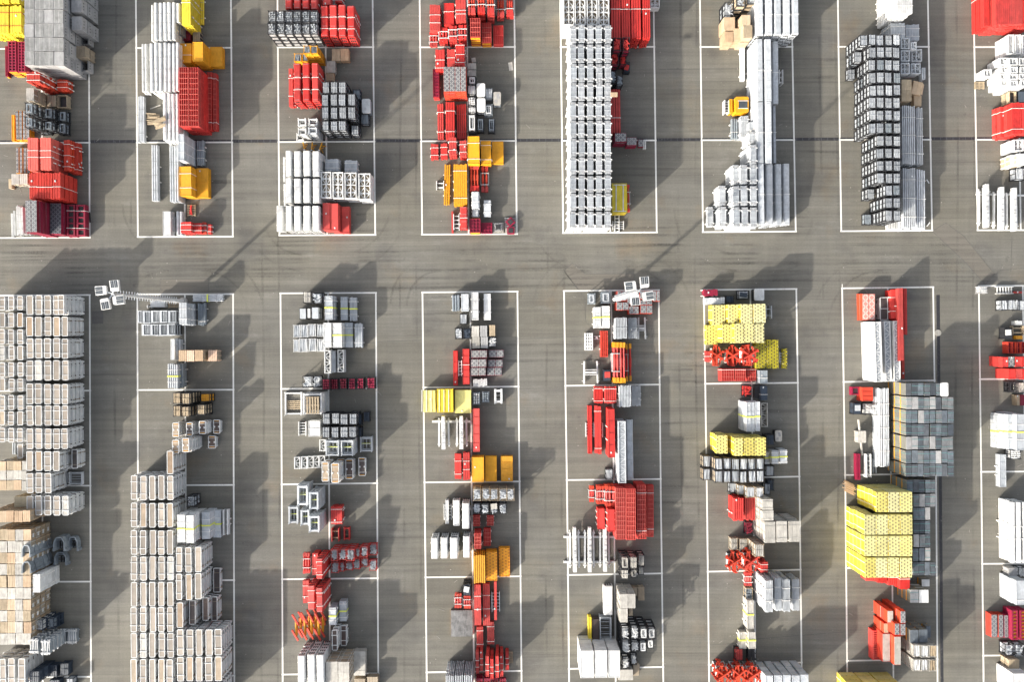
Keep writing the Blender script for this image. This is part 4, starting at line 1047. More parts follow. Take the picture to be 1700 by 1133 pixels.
for y0, y1 in ((138.5, 160.5), (163, 185.5)): st('cover', 'white hooded machine among the dark bins', 791.5, y0, 805.5, y1, 2, .6, m=WHT)
for a, b, y0, y1, kd in ((806, 817, 147, 163, 'rods'), (819, 831.5, 152, 173.5, 'ring'), (804.5, 817.5, 173, 190.5, 'ring')): st('cover' if a > 818 else 'still', 'grey machine part in a pale bin', a, y0, b, y1, 1, .9, **(dict(kind=kd, m=WHT, fr=GALV) if a < 818 else dict(m=OFFW, body=GALV)))
for a in (791.5, 810): st('still', 'black bin of steel rings by the drain', a, 195.5, a + 12, 219, 1, .8, kind='ring', m=GALV)
for a, b, y0, y1, n in ((715, 727.5, 238, 265, 1), (731.5, 742.5, 237, 264, 1), (745, 757.5, 227.5, 258, 3), (763, 774, 232, 259, 3)): st('bars', 'short red bar stack in a white hoop', a, y0, b, y1, n, .55, m=RED, n=3, layers=2)
st('slab', 'orange panel stack with heavy white clamps', 776.5, 226, 796, 272, 3, .6, m=ORG, strap=(.18, .75), br=(.2, .8)); st('slab', 'orange panel stack in the middle of three', 798, 233, 815.5, 272.5, 2, .6, m=ORG, strap=(.2, .8), br=(.2,)); st('slab', 'flat orange panel split by a seam', 817, 235, 836, 272.5, 1, .5, m=ORG, split=2)
st('bars', 'three loose orange beams', 737, 273, 747.5, 341.5, 1, .35, m=ORG, n=3, gap=.06, strap=(), layers=1, rot=-1.3); st('bars', 'orange beam bundle with two white clamps', 752.5, 272, 775, 340.5, 2, .6, m=ORG, n=6, strap=(.17, .83), br=(.4, .6)); st('ladder', 'white square frame beside the orange beams', 724, 300, 737, 314.5, 1, .4, n=2)
st('props', 'red prop bundle in the lower half', 779.5, 272.5, 795, 316.5, 2, .45, n=3, m=ORED, ends=RED, cr=False, endl=.5); st('props', 'red prop bundle in a white cradle', 799, 276, 810.5, 319, 1, .5, n=2, m=ORED, ends=RED, endl=.5)
st('bars', 'single red post standing by a ladder', 749.5, 350, 752.7, 387.5, 1, .4, m=RED, n=1, br=(), strap=()); st('ladder', 'white ladder crate in the lower half', 752.5, 355, 763, 381, 1, .5, n=4); st('profile', 'arched red profile stack', 764, 343, 775.5, 380, 2, .6, m=RED, strap=(.5,))
st('profile', 'pale grey stepped casing', 783, 318, 795.5, 346, 2, .7, m=SIL, strap=(.4,)); st('profile', 'grey casing behind the pale one', 784, 347, 795, 361, 1, .8, m=SIL); st('bars', 'grey ribbed casing with a yellow edge', 803.5, 331, 815, 360, 1, .8, m=SIL, n=1, layers=4)
st('grid', 'crimson panel stack at the lower line', 779.5, 363, 797.5, 386, 2, .5, m=CRIM, nx=3, ny=4, ends=ORG); st('grid', 'low crimson panel at the lower line', 799.5, 369.5, 817, 387.5, 1, .5, m=CRIM, nx=3, ny=3)
def bit(m, a=.3): return [('fitting', MB().box(0, 0, .15, .7, .7, .25, a), m, None), ('fitting', MB().box(0, 0, .4, .45, .45, .04, a), DARK, None)]
st('pallet', 'pale pallet with a patterned plate', 818, 369.5, 836, 386.5, 1, .2, m=OFFW, load_=bit(PLATEP, .1)); st('pallet', 'grey pallet with a tilted crimson box', 838, 361, 857, 377.5, 1, .2, m=GREY, load_=bit(CRIM, .7)); st('pallet', 'white pallet with a crimson box', 839.5, 378.5, 857, 388.5, 1, .2, m=OFFW, load_=bit(CRIM, 0))
# ---- fifth bay
for i, a in enumerate((935, 954, 974, 993.5)): st('truss', 'white braced frame stack at the upper edge', a, -22, a + 18, 40.5, 5, .6, bays=3)
grid('bars', 'long red bar stack', [(1014, 1030.5), (1031.5, 1046.5), (1047.5, 1063.5), (1066.5, 1079)], [(-60, 64.5)], 4, .6, m=mat('rail_red', (.60, .04, .032), (.55, .03, .025)), n=4, gap=.05, layers=2, strap=(.4,), jit=.1, br=())
st('truss', 'small white braced frame over the bay line', 1080, -14, 1095, 12, 1, .8)
yy = [(41.2, 70.5), (72.5, 103.5), (105, 136), (137, 167), (168.3, 198), (199.3, 228.2), (229.3, 259.2), (260.3, 289.3), (290.6, 319.5), (320.5, 349.2), (350.6, 378.5)]
xx = [(946, 957), (960, 970.8), (974.6, 985.5), (989.2, 1000), (1003.6, 1014.6)]
grid('slatbin', 'white slatted rack of the long block', xx, yy, 5, .70)
st('carton', 'brown cardboard sheet on the white racks', 1004, 175, 1015, 182, 1, .06, flap=False); UNITS[-1]['o'].location.z = 3.56
for x0, x1, y0, y1, n in ((1018, 1031, 62.5, 84, 4), (1034, 1045.5, 61.5, 84, 4), (1014.5, 1027, 86, 107.5, 3), (1029, 1039.5, 91, 107, 2)): st('still', 'black post pallet heaped with red fittings', x0, y0, x1, y1, n, .68, kind='pipes', m=RED, side=CRIM)
st('still', 'nearly empty dark bin with one red piece', 1035, 103, 1045.5, 120, 1, .7, kind='rods', m=NAVY, lid=RED)
for x0, x1, y0, y1 in ((1013.5, 1023, 118, 136), (1024, 1034, 125, 141)): st('still', 'black post pallet of grey-blue scrap', x0, y0, x1, y1, 3, .6, kind='pipes', m=GALV)
st('bars', 'long low red rail bundle beside the white racks', 1014, 147, 1030.5, 221.5, 2, .6, m=RED, n=4, gap=.05, strap=(.35,), br=())
for a, b, y0, y1, n in ((1021, 1040, 221, 235.5, 5), (1040.5, 1057, 228.5, 241.5, 3), (1059, 1068.5, 231.5, 244, 1)): st('plate', 'short red-edged patterned panel stack', a, y0, b, y1, n, .36, m=PLATE if n < 5 else PLATEP, rim=CRIM)
st('ladder', 'white ladder end beside the patterned panels', 1068, 232, 1072, 247, 1, .4, n=4)
st('slab', 'yellow panel stack with two white rails', 1016, 304.5, 1041, 353.5, 3, .6, m=YEL, br=(), t=.3); st('props', 'red props behind the yellow panels', 1041.5, 307, 1046, 351, 1, .8, n=1, m=RED, ends=RED)
st('ladder', 'white upright ladder frame', 1020.5, 355, 1028.5, 387, 1, .25, n=6); st('ladder', 'white ladder frame lying beneath', 1017, 366.5, 1036, 381, 1, .2, n=4)
b_ = MB()
for s in (-.35, .32): b_.box(s, 0, 0, .09, 2.6, .03)
b_.box(0, 1.25, .002, 1.2, .07, .03); b_.box(0, -1.25, .002, 1.2, .07, .03)
o = link('guide_rail', b_.mesh('guide_rail', WHT)); X, Y = P(1029, 329, 1.8); o.location = (X, Y, 1.8); o['label'] = 'white guide rails lying on the yellow panel stack'; o['category'] = 'rail'
# ---- sixth bay
for a, b, y0, y1, n in ((1203, 1218, 3, 24.5, 2), (1222.5, 1238, -10, 10, 3), (1241, 1257, -16, 5, 3)): st('still', 'black cage of tangled steel clamps', a, y0, b, y1, n, .85, kind='pipes', m=SIL, side=WOOD if n > 2 else None)
for i, (a, b, y0, y1, n, m_) in enumerate(((1202, 1220.5, 28, 50, 2, TAN), (1231.5, 1246, 24.5, 42, 3, TAN), (1203.5, 1217.5, 52, 70, 2, TAN), (1218, 1233, 47, 67, 2, TAN), (1234, 1249, 42, 63, 3, WOOD))):
    st('carton', ('large pale carton', 'orange-brown carton', 'tan carton with straps', 'dented tan carton', 'white-topped carton')[i] + ' in the cage corner', a, y0, b, y1, n, .85, m=m_, flap=False)
for i, (a, b) in enumerate(((1257, 1267.5), (1271.5, 1283), (1286, 1297), (1300.5, 1312), (1315.5, 1326.5))): st('profile', 'long silver profile bundle at the upper edge', a, -26, b, 57 - (2 if i == 4 else 0), 5, .60, m=SIL, br=(.65, .85), strap=(.4,))
for i, (a, b, y1, n) in enumerate(((1256, 1267, 167.5, 5), (1270, 1281.5, 167.5, 5), (1283, 1292.5, 171.5, 3))): st('profile', 'long silver profile bundle of the second block', a, 64.5 + 4 * (i == 2), b, y1, n, .56, m=SIL, br=(.4, .62), strap=(.5,))
for i, (a, b, n) in enumerate(((1257.5, 1268, 5), (1271.5, 1282, 5), (1283.5, 1288, 2))): st('profile', 'long silver profile bundle crossing the drain', a, 169, b, 270.5, n, .56, m=SIL, br=(.3, .6), strap=(.5,))
for i, (a, b) in enumerate(((1259.5, 1269.5), (1272.5, 1283.7), (1287, 1297.5), (1301, 1311.5))): st('profile', 'long silver profile bundle at the lower end', a, 272, b, 373.5, 5 - i, .56, m=SIL, br=(.38, .6), strap=(.5,))
st('ladder', 'white double frame leaning on silver profiles', 1293.5, 115.5, 1300.5, 139, 1, .8, n=3); st('bars', 'single white beam pair', 1230, 77.5, 1237, 133, 1, .5, m=WHT, n=1, br=(.16, .85), strap=(), layers=1)
st('cab', 'rounded orange cabin with a dark roof window', 1220.5, 160.5, 1243, 187, 1, 1.2); st('slab', 'narrow orange beam beside the cabin', 1211.5, 164.5, 1216, 187, 1, .9, m=ORG); st('ladder', 'white ladder rail beside the orange beam', 1203, 165, 1211, 187, 1, .7, n=5, turn=False)
st('tubes', 'grey tube bundle on the drain', 1214.5, 196.5, 1225.5, 231.5, 1, .6, m=GALV, n=3, strap=(.35,)); st('slatbin', 'cream slatted rack on the drain', 1230, 191, 1243, 228, 2, .6); st('slab', 'small grey stepped box', 1243.5, 203, 1254.5, 215.5, 3, .6, m=SIL)
st('slatbin', 'small white rack on the centre line', 1244, 219.5, 1256.5, 238.5, 4, .55)
for r_, (y0, y1, cols) in enumerate(((239.5, 272, ((1245.5, 1256.3, 5),)), (273.3, 305.5, ((1217, 1227.2, 4), (1229.7, 1241.2, 5), (1245.2, 1256.3, 5))), (308.3, 341, ((1193.5, 1204.7, 3), (1216.5, 1227.5, 5), (1229.8, 1241.5, 5), (1245.5, 1256.5, 5))),
                                    (343.8, 377.3, ((1174, 1184.5, 1), (1195, 1206, 3), (1218, 1228.5, 5), (1231.5, 1242.3, 5), (1246, 1257, 5))))):
    for a, b, n in cols: st('slatbin', 'white slatted rack of the stepped block', a, y0, b, y1, n, .60)
# ---- seventh bay
grid('bars', 'white ribbed slat pack', [(1488.5, 1515)], [(-30, -5), (-4, 22.5)], 5, .68, m=WHT, n=9, strap=(.5,), br=(.3, .7), layers=2, gap=.03)
st('bars', 'white ribbed slat pack above the dark pallets', 1479, 36.5, 1503, 63.5, 3, .6, m=SIL, n=9, layers=2, gap=.03); st('bars', 'low white ribbed slat pack', 1504, 39.5, 1526.5, 68, 1, .7, m=SIL, n=9, layers=2, gap=.03, br=(.3, .7))
ys7 = [(57.3, 75), (77.8, 95.7), (98.7, 116.8), (119.8, 137.8), (140.8, 158.4), (161.7, 179.3), (182.8, 200.2), (204.3, 221.3), (225.5, 242.3), (246.3, 262.8), (266.9, 283.9), (287, 304.4), (307.5, 324.6), (328.6, 345.8), (348.9, 366.9)]
xs7 = [(1400, 1413.5), (1414, 1427), (1427.5, 1440.5), (1442, 1454.3), (1455.3, 1467.8), (1469, 1481.4), (1482.7, 1494.8)]
c7 = {}
for r_ in range(15):
    for c_ in range(7):
        if r_ == 0: n = 5 if c_ >= 2 else 0
        elif r_ == 1: n = 5 if c_ >= 3 else (3 if c_ == 2 else 0)
        elif r_ == 2: n = 5 if c_ >= 3 else (1 if c_ == 2 else 0)
        elif r_ < 8: n = 5 if c_ >= 3 else 0
        elif r_ < 12: n = 5 if c_ >= 4 else 0
        elif r_ == 12: n = 5 if c_ >= 5 else (2 if c_ == 4 else 0)
        elif r_ == 13: n = 5 if c_ >= 5 else 0
        else: n = 5 if c_ >= 5 else (1 if c_ == 4 else 0)
        c7[(r_, c_)] = n
grid('still', 'black post pallet of grey slabs', xs7, ys7, 5, .56, counts=c7, vary=lambda r, c, i, m: dict(m=(SLABG, SIL, GALV)[(r * 5 + c * 3 + i) % 7 % 3] if (r + c) % 3 == 0 else SLABG))
for (a, b, c, d_, n) in ((1496, 1511, 62, 80, 3), (1513, 1522, 68, 80, 3), (1496, 1511, 83, 101, 3), (1513.5, 1530.5, 81, 101, 2), (1496, 1511, 104, 122, 3), (1513.5, 1529, 104, 121, 2), (1531, 1536.5, 112, 131, 1)):
    st('truss', 'short grey-white braced frame stack', a, c, b, d_, n, .6, m=SIL, bays=1)
for (a, b, c, d_) in ((1497, 1513.5, 131, 149), (1497, 1513.5, 150.5, 168)): st('carton', 'buff carton in the carton heap', a, c, b, d_, 2, .8, m=WOOD, flap=False)
st('carton', 'torn brown carton with open flaps', 1515, 135, 1531, 157, 1, .8, m=TAN, rot=-12); st('carton', 'brown carton below the torn one', 1517.5, 159, 1530, 176, 1, .6, m=TAN, flap=False)
for a, b, y0, y1, n in ((1498, 1520, 175, 275, 3), (1521.5, 1532.5, 177, 275, 2), (1499, 1520.5, 278, 381, 3), (1522, 1537, 280.5, 382, 2)):
    st('bars', 'silver scaffold tube rack', a, y0, b, y1, n, .5, m=SIL, n=7 if b - a > 17 else 4, gap=.10, layers=1, jit=.10, strap=(.2, .5, .8), br=())
st('bars', 'low silver tube rack by the lower line', 1473.5, 366, 1498, 381.5, 1, .5, m=WHT, n=9, gap=.1, layers=1, br=(), strap=())
for x0, y0, x1, y1 in ((1537, 289, 1545, 302), (1539, 372, 1546, 363)): st('sticks', 'thin white bar beside the tube racks', x0 - 1, min(y0, y1), x1 + 1, max(y0, y1), 1, .12, m=WHT, n=1, a0=-1.0 if y1 > y0 else .9, spread=.01)
# ---- eighth bay
for a, b, y1, n in ((1634, 1643.5, 43.5, 3), (1653, 1676, 40.5, 4), (1677, 1699, 40, 4), (1700, 1722, 40, 4)): st('bars', 'bright red slat pack in the corner bay', a, -24, b, y1, n, .62, m=RED, n=3 if n < 4 else 7, strap=(.8,), br=(), layers=2)
for a, b in ((1674.5, 1684.5), (1686, 1695), (1697, 1706)): st('truss', 'upright white braced frame stack', a, 57, b, 89, 3, .6, bays=2, m=WHT)
for i, (y0, y1) in enumerate(((95, 107), (110, 120.5), (122, 131.5), (133, 143))):
    for a, n in ((1650, 1), (1661, 3), (1676, 4), (1693, 4)):
        if i == 0 and a < 1660: continue
        st('truss', 'small white braced frame heap', a + (i % 2) * 2, y0, a + 14, y1, n, .6, bays=1)
st('truss', 'lone white braced frame near the bay line', 1634, 115, 1647, 127, 2, .6, bays=1); st('pallet', 'pale pallet pair by the bay line', 1622, 133.5, 1637.5, 145.5, 1, .4, m=WOOD)
st('woodbox', 'open pale wooden box', 1676, 151.5, 1687.5, 171, 2, .6, m=WOOD, open_=True); st('still', 'dark bin beside the open wooden box', 1689, 151, 1702, 170, 1, .8, kind='box', m=GALV)
st('bars', 'low bright red slat pack', 1661, 175, 1673.5, 227, 2, .6, m=RED, n=3, strap=(.15, .8), br=()); grid('bars', 'tall bright red slat pack', [(1680, 1696), (1697, 1714)], [(169, 222)], 4, .6, m=RED, n=4, strap=(.15, .8), br=())
st('truss', 'white braced frame stack below the drain', 1684, 231, 1700, 250, 3, .6, bays=1); st('woodbox', 'white lidded box on timber', 1677.5, 257.5, 1687, 276, 2, .7, m=WHT, side=WOOD); st('woodbox', 'second white lidded box on timber', 1688.5, 256, 1703, 274, 3, .6, m=WHT, side=WOOD)
st('still', 'black cage of silver clamps below the white boxes', 1686, 278, 1706, 297, 1, .9, kind='rods', m=SIL)
for a, b, y0, y1 in ((1630, 1651, 306, 379), (1655, 1676, 310, 383), (1676, 1697, 311, 384)): st('post', 'white climbing bracket with two struts', a, y0, b, y1, 1, 1.0)
for px, py, w_ in ((1636, 323, 60), (1690, 325, 50)):
    b_ = MB(); b_.box(0, 0, 0, w_ * .0588, .16, .14); o = link('carrying_beam', b_.mesh('carrying_beam', WHT)); X, Y = P(px, py); o.location = (X + .8, Y, .0); o['category'] = 'beam'
    o['label'] = 'white cross beam under the outermost climbing bracket of the corner bay' if px < 1650 else 'white cross beam under the inner climbing brackets of the corner bay'
# ================================================================== LOWER ROW OF BAYS
def decks(r, c, i, m):
    k = (r * 7 + c * 5 + i * 3 + r * c) % 9
    return dict(deck=DECKB if k == 7 and i == m - 1 else (OFFW if k == 2 and i == m - 1 and r % 3 == 0 else DECK), cross=0 if k in (0, 4, 7) else 2)
# ---- first bay
X1 = [(44, 54.4), (59, 69.4), (73.8, 84.3), (88.5, 99), (103, 113.2)]
Y1 = [(490.5, 523), (526.3, 558.7), (562, 595.3), (598.6, 632), (638, 672), (674, 707.3), (712, 746), (750, 782.5), (786, 819.3), (824, 856.5)]
c1 = {(7, 4): 0, (8, 3): 0, (8, 4): 0, (0, 4): 5}
grid('rack', 'brown-decked white platform rack', X1, Y1, 4, .62, counts=c1, vary=decks)
st('rack', 'dark-decked platform rack set apart at the block edge', 119, 747, 128.5, 779, 2, .62, deck=DECKD, cross=0)
for a, b, n in ((105, 111.5, 2),): st('rack', 'half-hidden platform rack behind the dark-decked one', a, 749, b, 781, n, .62, cross=0)
X1b = [(-16, -6.5), (-1.5, 8), (14, 23), (28.7, 38.2)]
Y1b = [(491.3, 515), (519.5, 543.8), (547, 572.3), (574.5, 598.5), (602, 626.3), (628.5, 650.5), (657, 681.5), (683.5, 707), (711, 735)]
grid('rack', 'short platform rack by the picture edge', X1b, Y1b, 4, .62, vary=decks)
st('rack', 'lone short platform rack above the timber boxes', 29, 738, 38.3, 761, 3, .62, cross=0); st('ladder', 'blue-edged frame beside the lone rack', 20.5, 736, 25, 755, 1, .5, m=SIL, n=1)
st('rectframe', 'grey ladder cradle by the bay line', 113, 785.5, 135, 806, 1, .4, m=SIL, t=.08, cross=4, strap=SIL)
tim = lambda r, c, i, m: dict(m=(WOOD, TAN, OFFW, mat('honey_ply', (.52, .39, .25), (.46, .34, .215)))[(r * 5 + c * 3 + i * 7 + r * c) % 4], n=5)
grid('woodbox', 'honey plywood box', [(-2.5, 10), (10.5, 22.7), (23.2, 35.8), (36.2, 44)], [(766.5, 781.3), (782, 797.3), (798.5, 815)], 4, .62, vary=tim, side=BROWN)
grid('woodbox', 'cream slatted box', [(23, 35), (35.7, 47.5)], [(825, 842.5)], 3, .62, m=mat('cream_box', (.56, .48, .33), (.52, .45, .31)), n=5, across=True)
grid('woodbox', 'reddish plywood box', [(-14, -2), (-1, 10.4), (11, 23), (23.6, 37), (37.6, 50)], [(848.5, 867.3)], 5, .62, m=TAN, side=BROWN)
grid('woodbox', 'plywood box with a pasted paper sheet', [(-13, -1), (-.5, 11.8), (12.3, 24.8), (25.3, 37.8), (38.4, 51.2)], [(880, 898.5), (899.5, 918), (919, 937), (938, 956), (957, 976), (977.2, 995.5), (996.2, 1014), (1015, 1032.8), (1033.6, 1052), (1052.7, 1071.3)], 4, .70, vary=tim, side=BROWN, label=True)
for a, b, y0, y1, n in ((35, 49.5, 905, 926, 5), (35.5, 50.5, 933, 953, 5), (88, 106.5, 892, 916, 2), (110.5, 128, 891.5, 916, 1), (89, 109, 917, 940, 1)): st('channel', 'grey hat-shaped steel saddle', a, y0, b, y1, n, .62, m=GALV)
st('slab', 'white sheeted stack against the ply boxes', 54.5, 954.5, 66.5, 985, 5, .56, m=WHT, t=.28, strap=(.2, .8))
st('still', 'dark bin with two white drums', 59, 1030, 71, 1047.5, 3, .65, kind='blocks', m=WHT, fr=NAVY); st('still', 'dark bin of twisted scrap', 78.5, 1028, 89, 1045.5, 2, .65, kind='pipes', m=GALV, fr=NAVY); st('still', 'empty-looking navy bin', 90.5, 1022, 99, 1040, 1, .7, kind='rods', m=NAVY, fr=NAVY)
for a, b, y0, y1, n in ((49, 63, 1061, 1086, 5), (68.5, 83, 1063, 1088.5, 5), (111, 127, 1045.5, 1070, 1)): st('scaff', 'spiky bundle of scaffold frames', a, y0, b, y1, n, .56)
grid('rack', 'platform rack in the bottom corner', [(-12, -2), (0, 9), (13.5, 24), (30.5, 41.5)], [(1094.5, 1140)], 4, .62, deck=DECK, cross=2)
for a, b, y0, y1, n in ((50, 65, 1116, 1134, 3), (80, 94.5, 1105.5, 1125, 1), (100, 113, 1103, 1122.5, 1), (110, 121, 1128, 1145, 1), (82, 98, 1131, 1146, 1)): st('still', 'navy bin with crossed blue bars', a, y0, b, y1, n, .75, kind='slats', m=NAVY if a < 110 else SIL, fr=NAVY)
# ---- second bay
st('slab', 'white block on timber by the mast', 249, 499, 273, 510, 1, .6, m=WHT, t=.3); st('pallet', 'orange pallet of dark blocks by the mast', 276.5, 498.5, 296, 511, 1, .4, m=WOOD); st('ladder', 'white angle frame beside the white block', 244, 507, 252, 512, 1, .3, n=1)
for r_, (y0, y1, xs_) in enumerate(((516.5, 536.5, ((229, 235.5), (237, 249.5), (251, 263.5), (265, 277.5), (279, 291.5))), (538.5, 557.5, ((235, 248.5), (249.5, 262.5), (263.5, 276), (277, 290))))):
    for a, b in xs_: st('slots', 'grey frame with three dark slots', a, y0, b, y1, 3, .5)
st('bars', 'thick grey bar bundle beside the slotted frames', 297, 503.5, 310, 540.5, 4, .55, m=SIL, n=3, layers=2); st('tubes', 'loose grey tube bundle', 328, 503.5, 341, 542, 1, .5, m=GALV, n=5, strap=(.2,), jit=.12)
st('tubes', 'grey tube bundle across the upper line with green band', 318.5, 488.5, 370, 500, 1, .5, m=SIL, n=4, turn=True, br=(.25, .7), band=True)
st('slab', 'white stack on orange timber', 283, 563, 290, 597.5, 2, .6, m=WHT, br=(.2, .75)); st('tubes', 'grey profiles beside the white stack', 291.5, 562, 299.5, 598, 1, .8, m=SIL, n=2)
for i, (a, b, n) in enumerate(((296.5, 309.3, 3), (309.8, 322.3, 3), (323, 336.5, 3), (345.5, 360, 2))): st('woodbox', ('plain salmon ply box', 'streaky salmon ply box', 'pale salmon ply box', 'reddish ply box at the row end')[i], a, 582, b, 600.3, n, .6, m=(TAN, mat('salmon_ply', (.66, .46, .34), (.62, .42, .30)))[i % 2], side=BROWN)
st('tubes', 'grey tube bundle with a green band', 278, 604, 295.5, 646.5, 2, .7, m=SIL, n=5, strap=(.27, .75), band=True); st('tubes', 'dark grey tube bundle beside the banded one', 296, 604.5, 304, 645, 1, .9, m=GALV, n=3)
for a, b, y0, y1, n, m_ in ((287, 299.5, 652.5, 671, 3, WOOD), (287, 299.5, 674, 692.5, 3, WOOD), (302, 314.5, 653, 671.5, 4, WOOD), (302, 314, 675, 692, 4, WOOD), (333.5, 348, 655, 668, 2, ORG), (326.5, 340, 673, 689.5, 3, WOOD), (341.5, 348.5, 673, 689, 1, ORG), (316.5, 324, 654, 670, 1, ORG), (316, 325, 674, 690, 1, ORG)):
    st('still', 'black post pallet of timber wedges' if m_ is WOOD else 'black post pallet of yellow caps', a, y0, b, y1, n, .62, kind='slats', m=m_)
for a, b, y0, y1, n, dk_, in ((286, 297, 703, 726.5, 3, DECKB), (309, 319.2, 701.8, 724.2, 3, DECKD), (330.5, 341.5, 700, 721.8, 3, DECKD), (354.5, 365.5, 698, 721, 1, DECKD), (286, 297, 731, 753.5, 4, DECKB), (302.7, 314, 729, 752.6, 5, DECKB), (345.5, 358, 724, 745.5, 1, DECKD)):
    st('rack', 'short rack with yellow-edged deck', a, y0, b, y1, n, .56, deck=dk_, cross=0, yb=True)
st('rack', 'orange-decked rack leading the long block', 277, 749.5, 287.6, 788, 5, .50, deck=DECKB, cross=0)
X2 = [(217.4, 227.3), (232.9, 242.9), (248, 257.8), (262.8, 272.6), (277.5, 287.7)]
Y2 = [(790.3, 830.4), (836, 876.6), (881.2, 921.6), (924.6, 964), (967.4, 1007.6), (1009.4, 1050.3), (1052, 1093), (1096, 1137), (1139, 1180)]
grid('rack', 'long brown-decked platform rack', X2, Y2, 5, .50, vary=decks)
X2b = [(292.7, 302), (308.2, 318), (323.6, 334)]
grid('rack', 'brown-decked rack of the second tier', X2b, [(909.5, 951.3), (953.5, 996.3)], 5, .50, vary=decks)
for a, b, y0, y1, n, dk_ in ((293.3, 303.7, 1001.5, 1043, 5, DECKB), (313.5, 324.3, 998.5, 1038.8, 4, DECKD), (336, 346, 993.5, 1032, 3, DECKD), (351, 361, 991.5, 1031.5, 2, DECKD), (354.5, 366, 943.5, 984.3, 1, DECKD)):
    st('rack', 'dark-decked rack out of line' if dk_ is DECKD else 'light-decked rack out of line', a, y0, b, y1, n, .50, deck=dk_, cross=0)
grid('rack', 'brown-decked rack of the bottom tier', [(294, 304.8), (309.3, 320.2), (325, 335.8), (341, 352), (356.5, 368)], [(1046.5, 1089.5), (1091.5, 1132), (1135, 1176)], 5, .50, vary=decks)
for i, (a, b, y0, y1, n) in enumerate(((294, 306.5, 855, 901.5, 5), (309, 322, 856, 902, 5), (335, 348, 851, 896, 3), (354, 366.5, 847.5, 893, 1))): st('slab', 'grey-blue stack with a yellow band', a, y0, b, y1, n, .56, m=SIL if i > 1 else WHT, t=.28, strap=(.27, .72), band=True)
for a in (369.5, 376): st('bars', 'thin white post beside the banded stacks', a, 847, a + 2.8, 891, 1, .6, m=WHT, n=1, strap=(), br=(.4, .6))
st('still', 'black pallet of pipe ends by the long block', 309.5, 825, 323, 842.5, 2, .7, kind='ends', m=SIL)
# ---- third bay
for a, b, y0, y1, n, kd, m_ in ((503, 516, 485, 504, 2, 'slats', OFFW), (518, 532.5, 485, 504, 2, 'pipes', SIL), (497, 508.5, 512, 530.5, 1, 'box', SIL), (510, 516, 512, 529, 1, 'box', WHT), (517, 529.5, 510, 530.5, 2, 'box', SIL)): st('still', ('dark cage of scrap at the upper line' if kd == 'pipes' else 'black pallet under a pale sheet'), a, y0, b, y1, n, .75, kind=kd, m=m_)
for a, b, y0, y1, n in ((539, 552, 491, 531, 3), (565, 577, 493, 532, 1), (580, 592, 492.5, 533, 1)): st('slab' if b < 580 else 'tubes', 'blue-grey stack with a neon band near the upper line', a, y0, b, y1, n, .6, m=SIL, strap=(.27, .8), br=(.2, .8), band=True)
for a, b, y0, y1 in ((487, 499, 540, 561), (500, 511, 540, 561), (512.5, 524, 538.5, 559.5), (526, 537, 539, 560), (487, 496, 564, 584.5), (497, 510, 562.5, 584.5), (512, 524, 562.5, 584), (526.5, 539, 563, 584)): st('still', 'white framed pallet of rods', a, y0, b, y1, 1, .8, kind='rods', m=SIL, fr=WHT)
for i, (a, b, n) in enumerate(((537, 550, 3), (552.5, 567, 3), (573, 585.5, 1), (588.5, 601.5, 1))): st('slab' if i < 3 else 'tubes', ('plain white capped stack', 'white capped stack with faint band', 'grey capped stack with neon band', 'grey tube stack')[i] + ' in the row of four', a, 536, b, 577.5, n, .62, m=(WHT, WHT, SIL, SIL)[i], strap=(.2, .78), br=(.2, .8), **(dict(band=True) if i in (1, 2) else {}))
st('lattice', 'white lattice girder on a grey stack', 538, 582, 548.5, 620.5, 3, .55, bays=4); st('slab', 'grey boxes beside the lattice girder', 549, 583, 557, 619, 1, .9, m=SIL); st('lattice', 'lower white lattice girder', 560, 581.5, 570.5, 619, 2, .5, bays=4)
for a, b in ((502, 517), (519, 532.5)): st('still', 'pallet of tangled pale steel by the cross line', a, 624, b, 643.5, 1, .8, kind='pipes', m=SIL)
for a, b, n in ((534, 546.5, 2), (549, 561.5, 1), (563.5, 576, 1), (578, 590, 1), (592, 604, 1), (609, 623, 1)): st('still', 'black pallet of crimson couplers', a, 629.5 - (a - 534) * .03, b, 648 - (a - 534) * .02, n, .7, kind='blocks', m=CRIM)
st('rectframe', 'wide white frame over a pallet', 472, 652, 500.5, 690.5, 1, .35, m=WHT, t=.14, cross=0, strap=WHT); st('pallet', 'pale pallet inside the wide frame', 476, 665, 499, 680.5, 1, .2); st('rectframe', 'tall stack of white frames with pallets inside', 503, 654, 534, 689, 6, .36, m=WHT, t=.14, cross=0, strap=WHT); st('pallet', 'pale pallet on top of the nested frames', 508, 660, 530, 687, 1, .2, turn=True); UNITS[-1]['o'].location.z = 2.0
UNITS[-1]['o'].location = (*P(519, 673.5, 2.3), 2.17)
st('ladder', 'white ladder crate left of the white stack', 495, 700.5, 508, 724, 1, .5, n=5); st('slab', 'white wrapped stack on orange timber', 511.5, 699, 531.5, 725.5, 2, .6, m=WHT, t=.6, br=(.1, .9), strap=(.5,))
grid('still', 'black pallet of grey gutter slabs', [(535.5, 548), (550, 562.3), (564.7, 577.7), (579.5, 592.3)], [(687, 705.3), (709, 727.3)], 3, .62); st('still', 'dark pallet of slabs at the row end', 603.5, 684.5, 613, 701, 1, .7, m=NAVY)
for a, b in ((594, 600.5),): st('still', 'dark pallet half behind the slab row', a, 688, b, 706, 1, .7, kind='rods', m=NAVY); st('still', 'dark pallet below the half-hidden one', a, 710, b, 726, 1, .7, kind='rods', m=NAVY)
for a, b, y0, y1, n in ((541, 562.5, 731.5, 757.5, 4), (566, 586, 731.5, 757.5, 4), (597.5, 617.5, 726.5, 751.5, 1)): st('rectframe', 'grey square frame stack with a yellow strap', a, y0, b, y1, n, .5, m=SIL)
st('lattice', 'white lattice piece behind the square frames', 530, 731, 540, 750, 1, .6, bays=2)
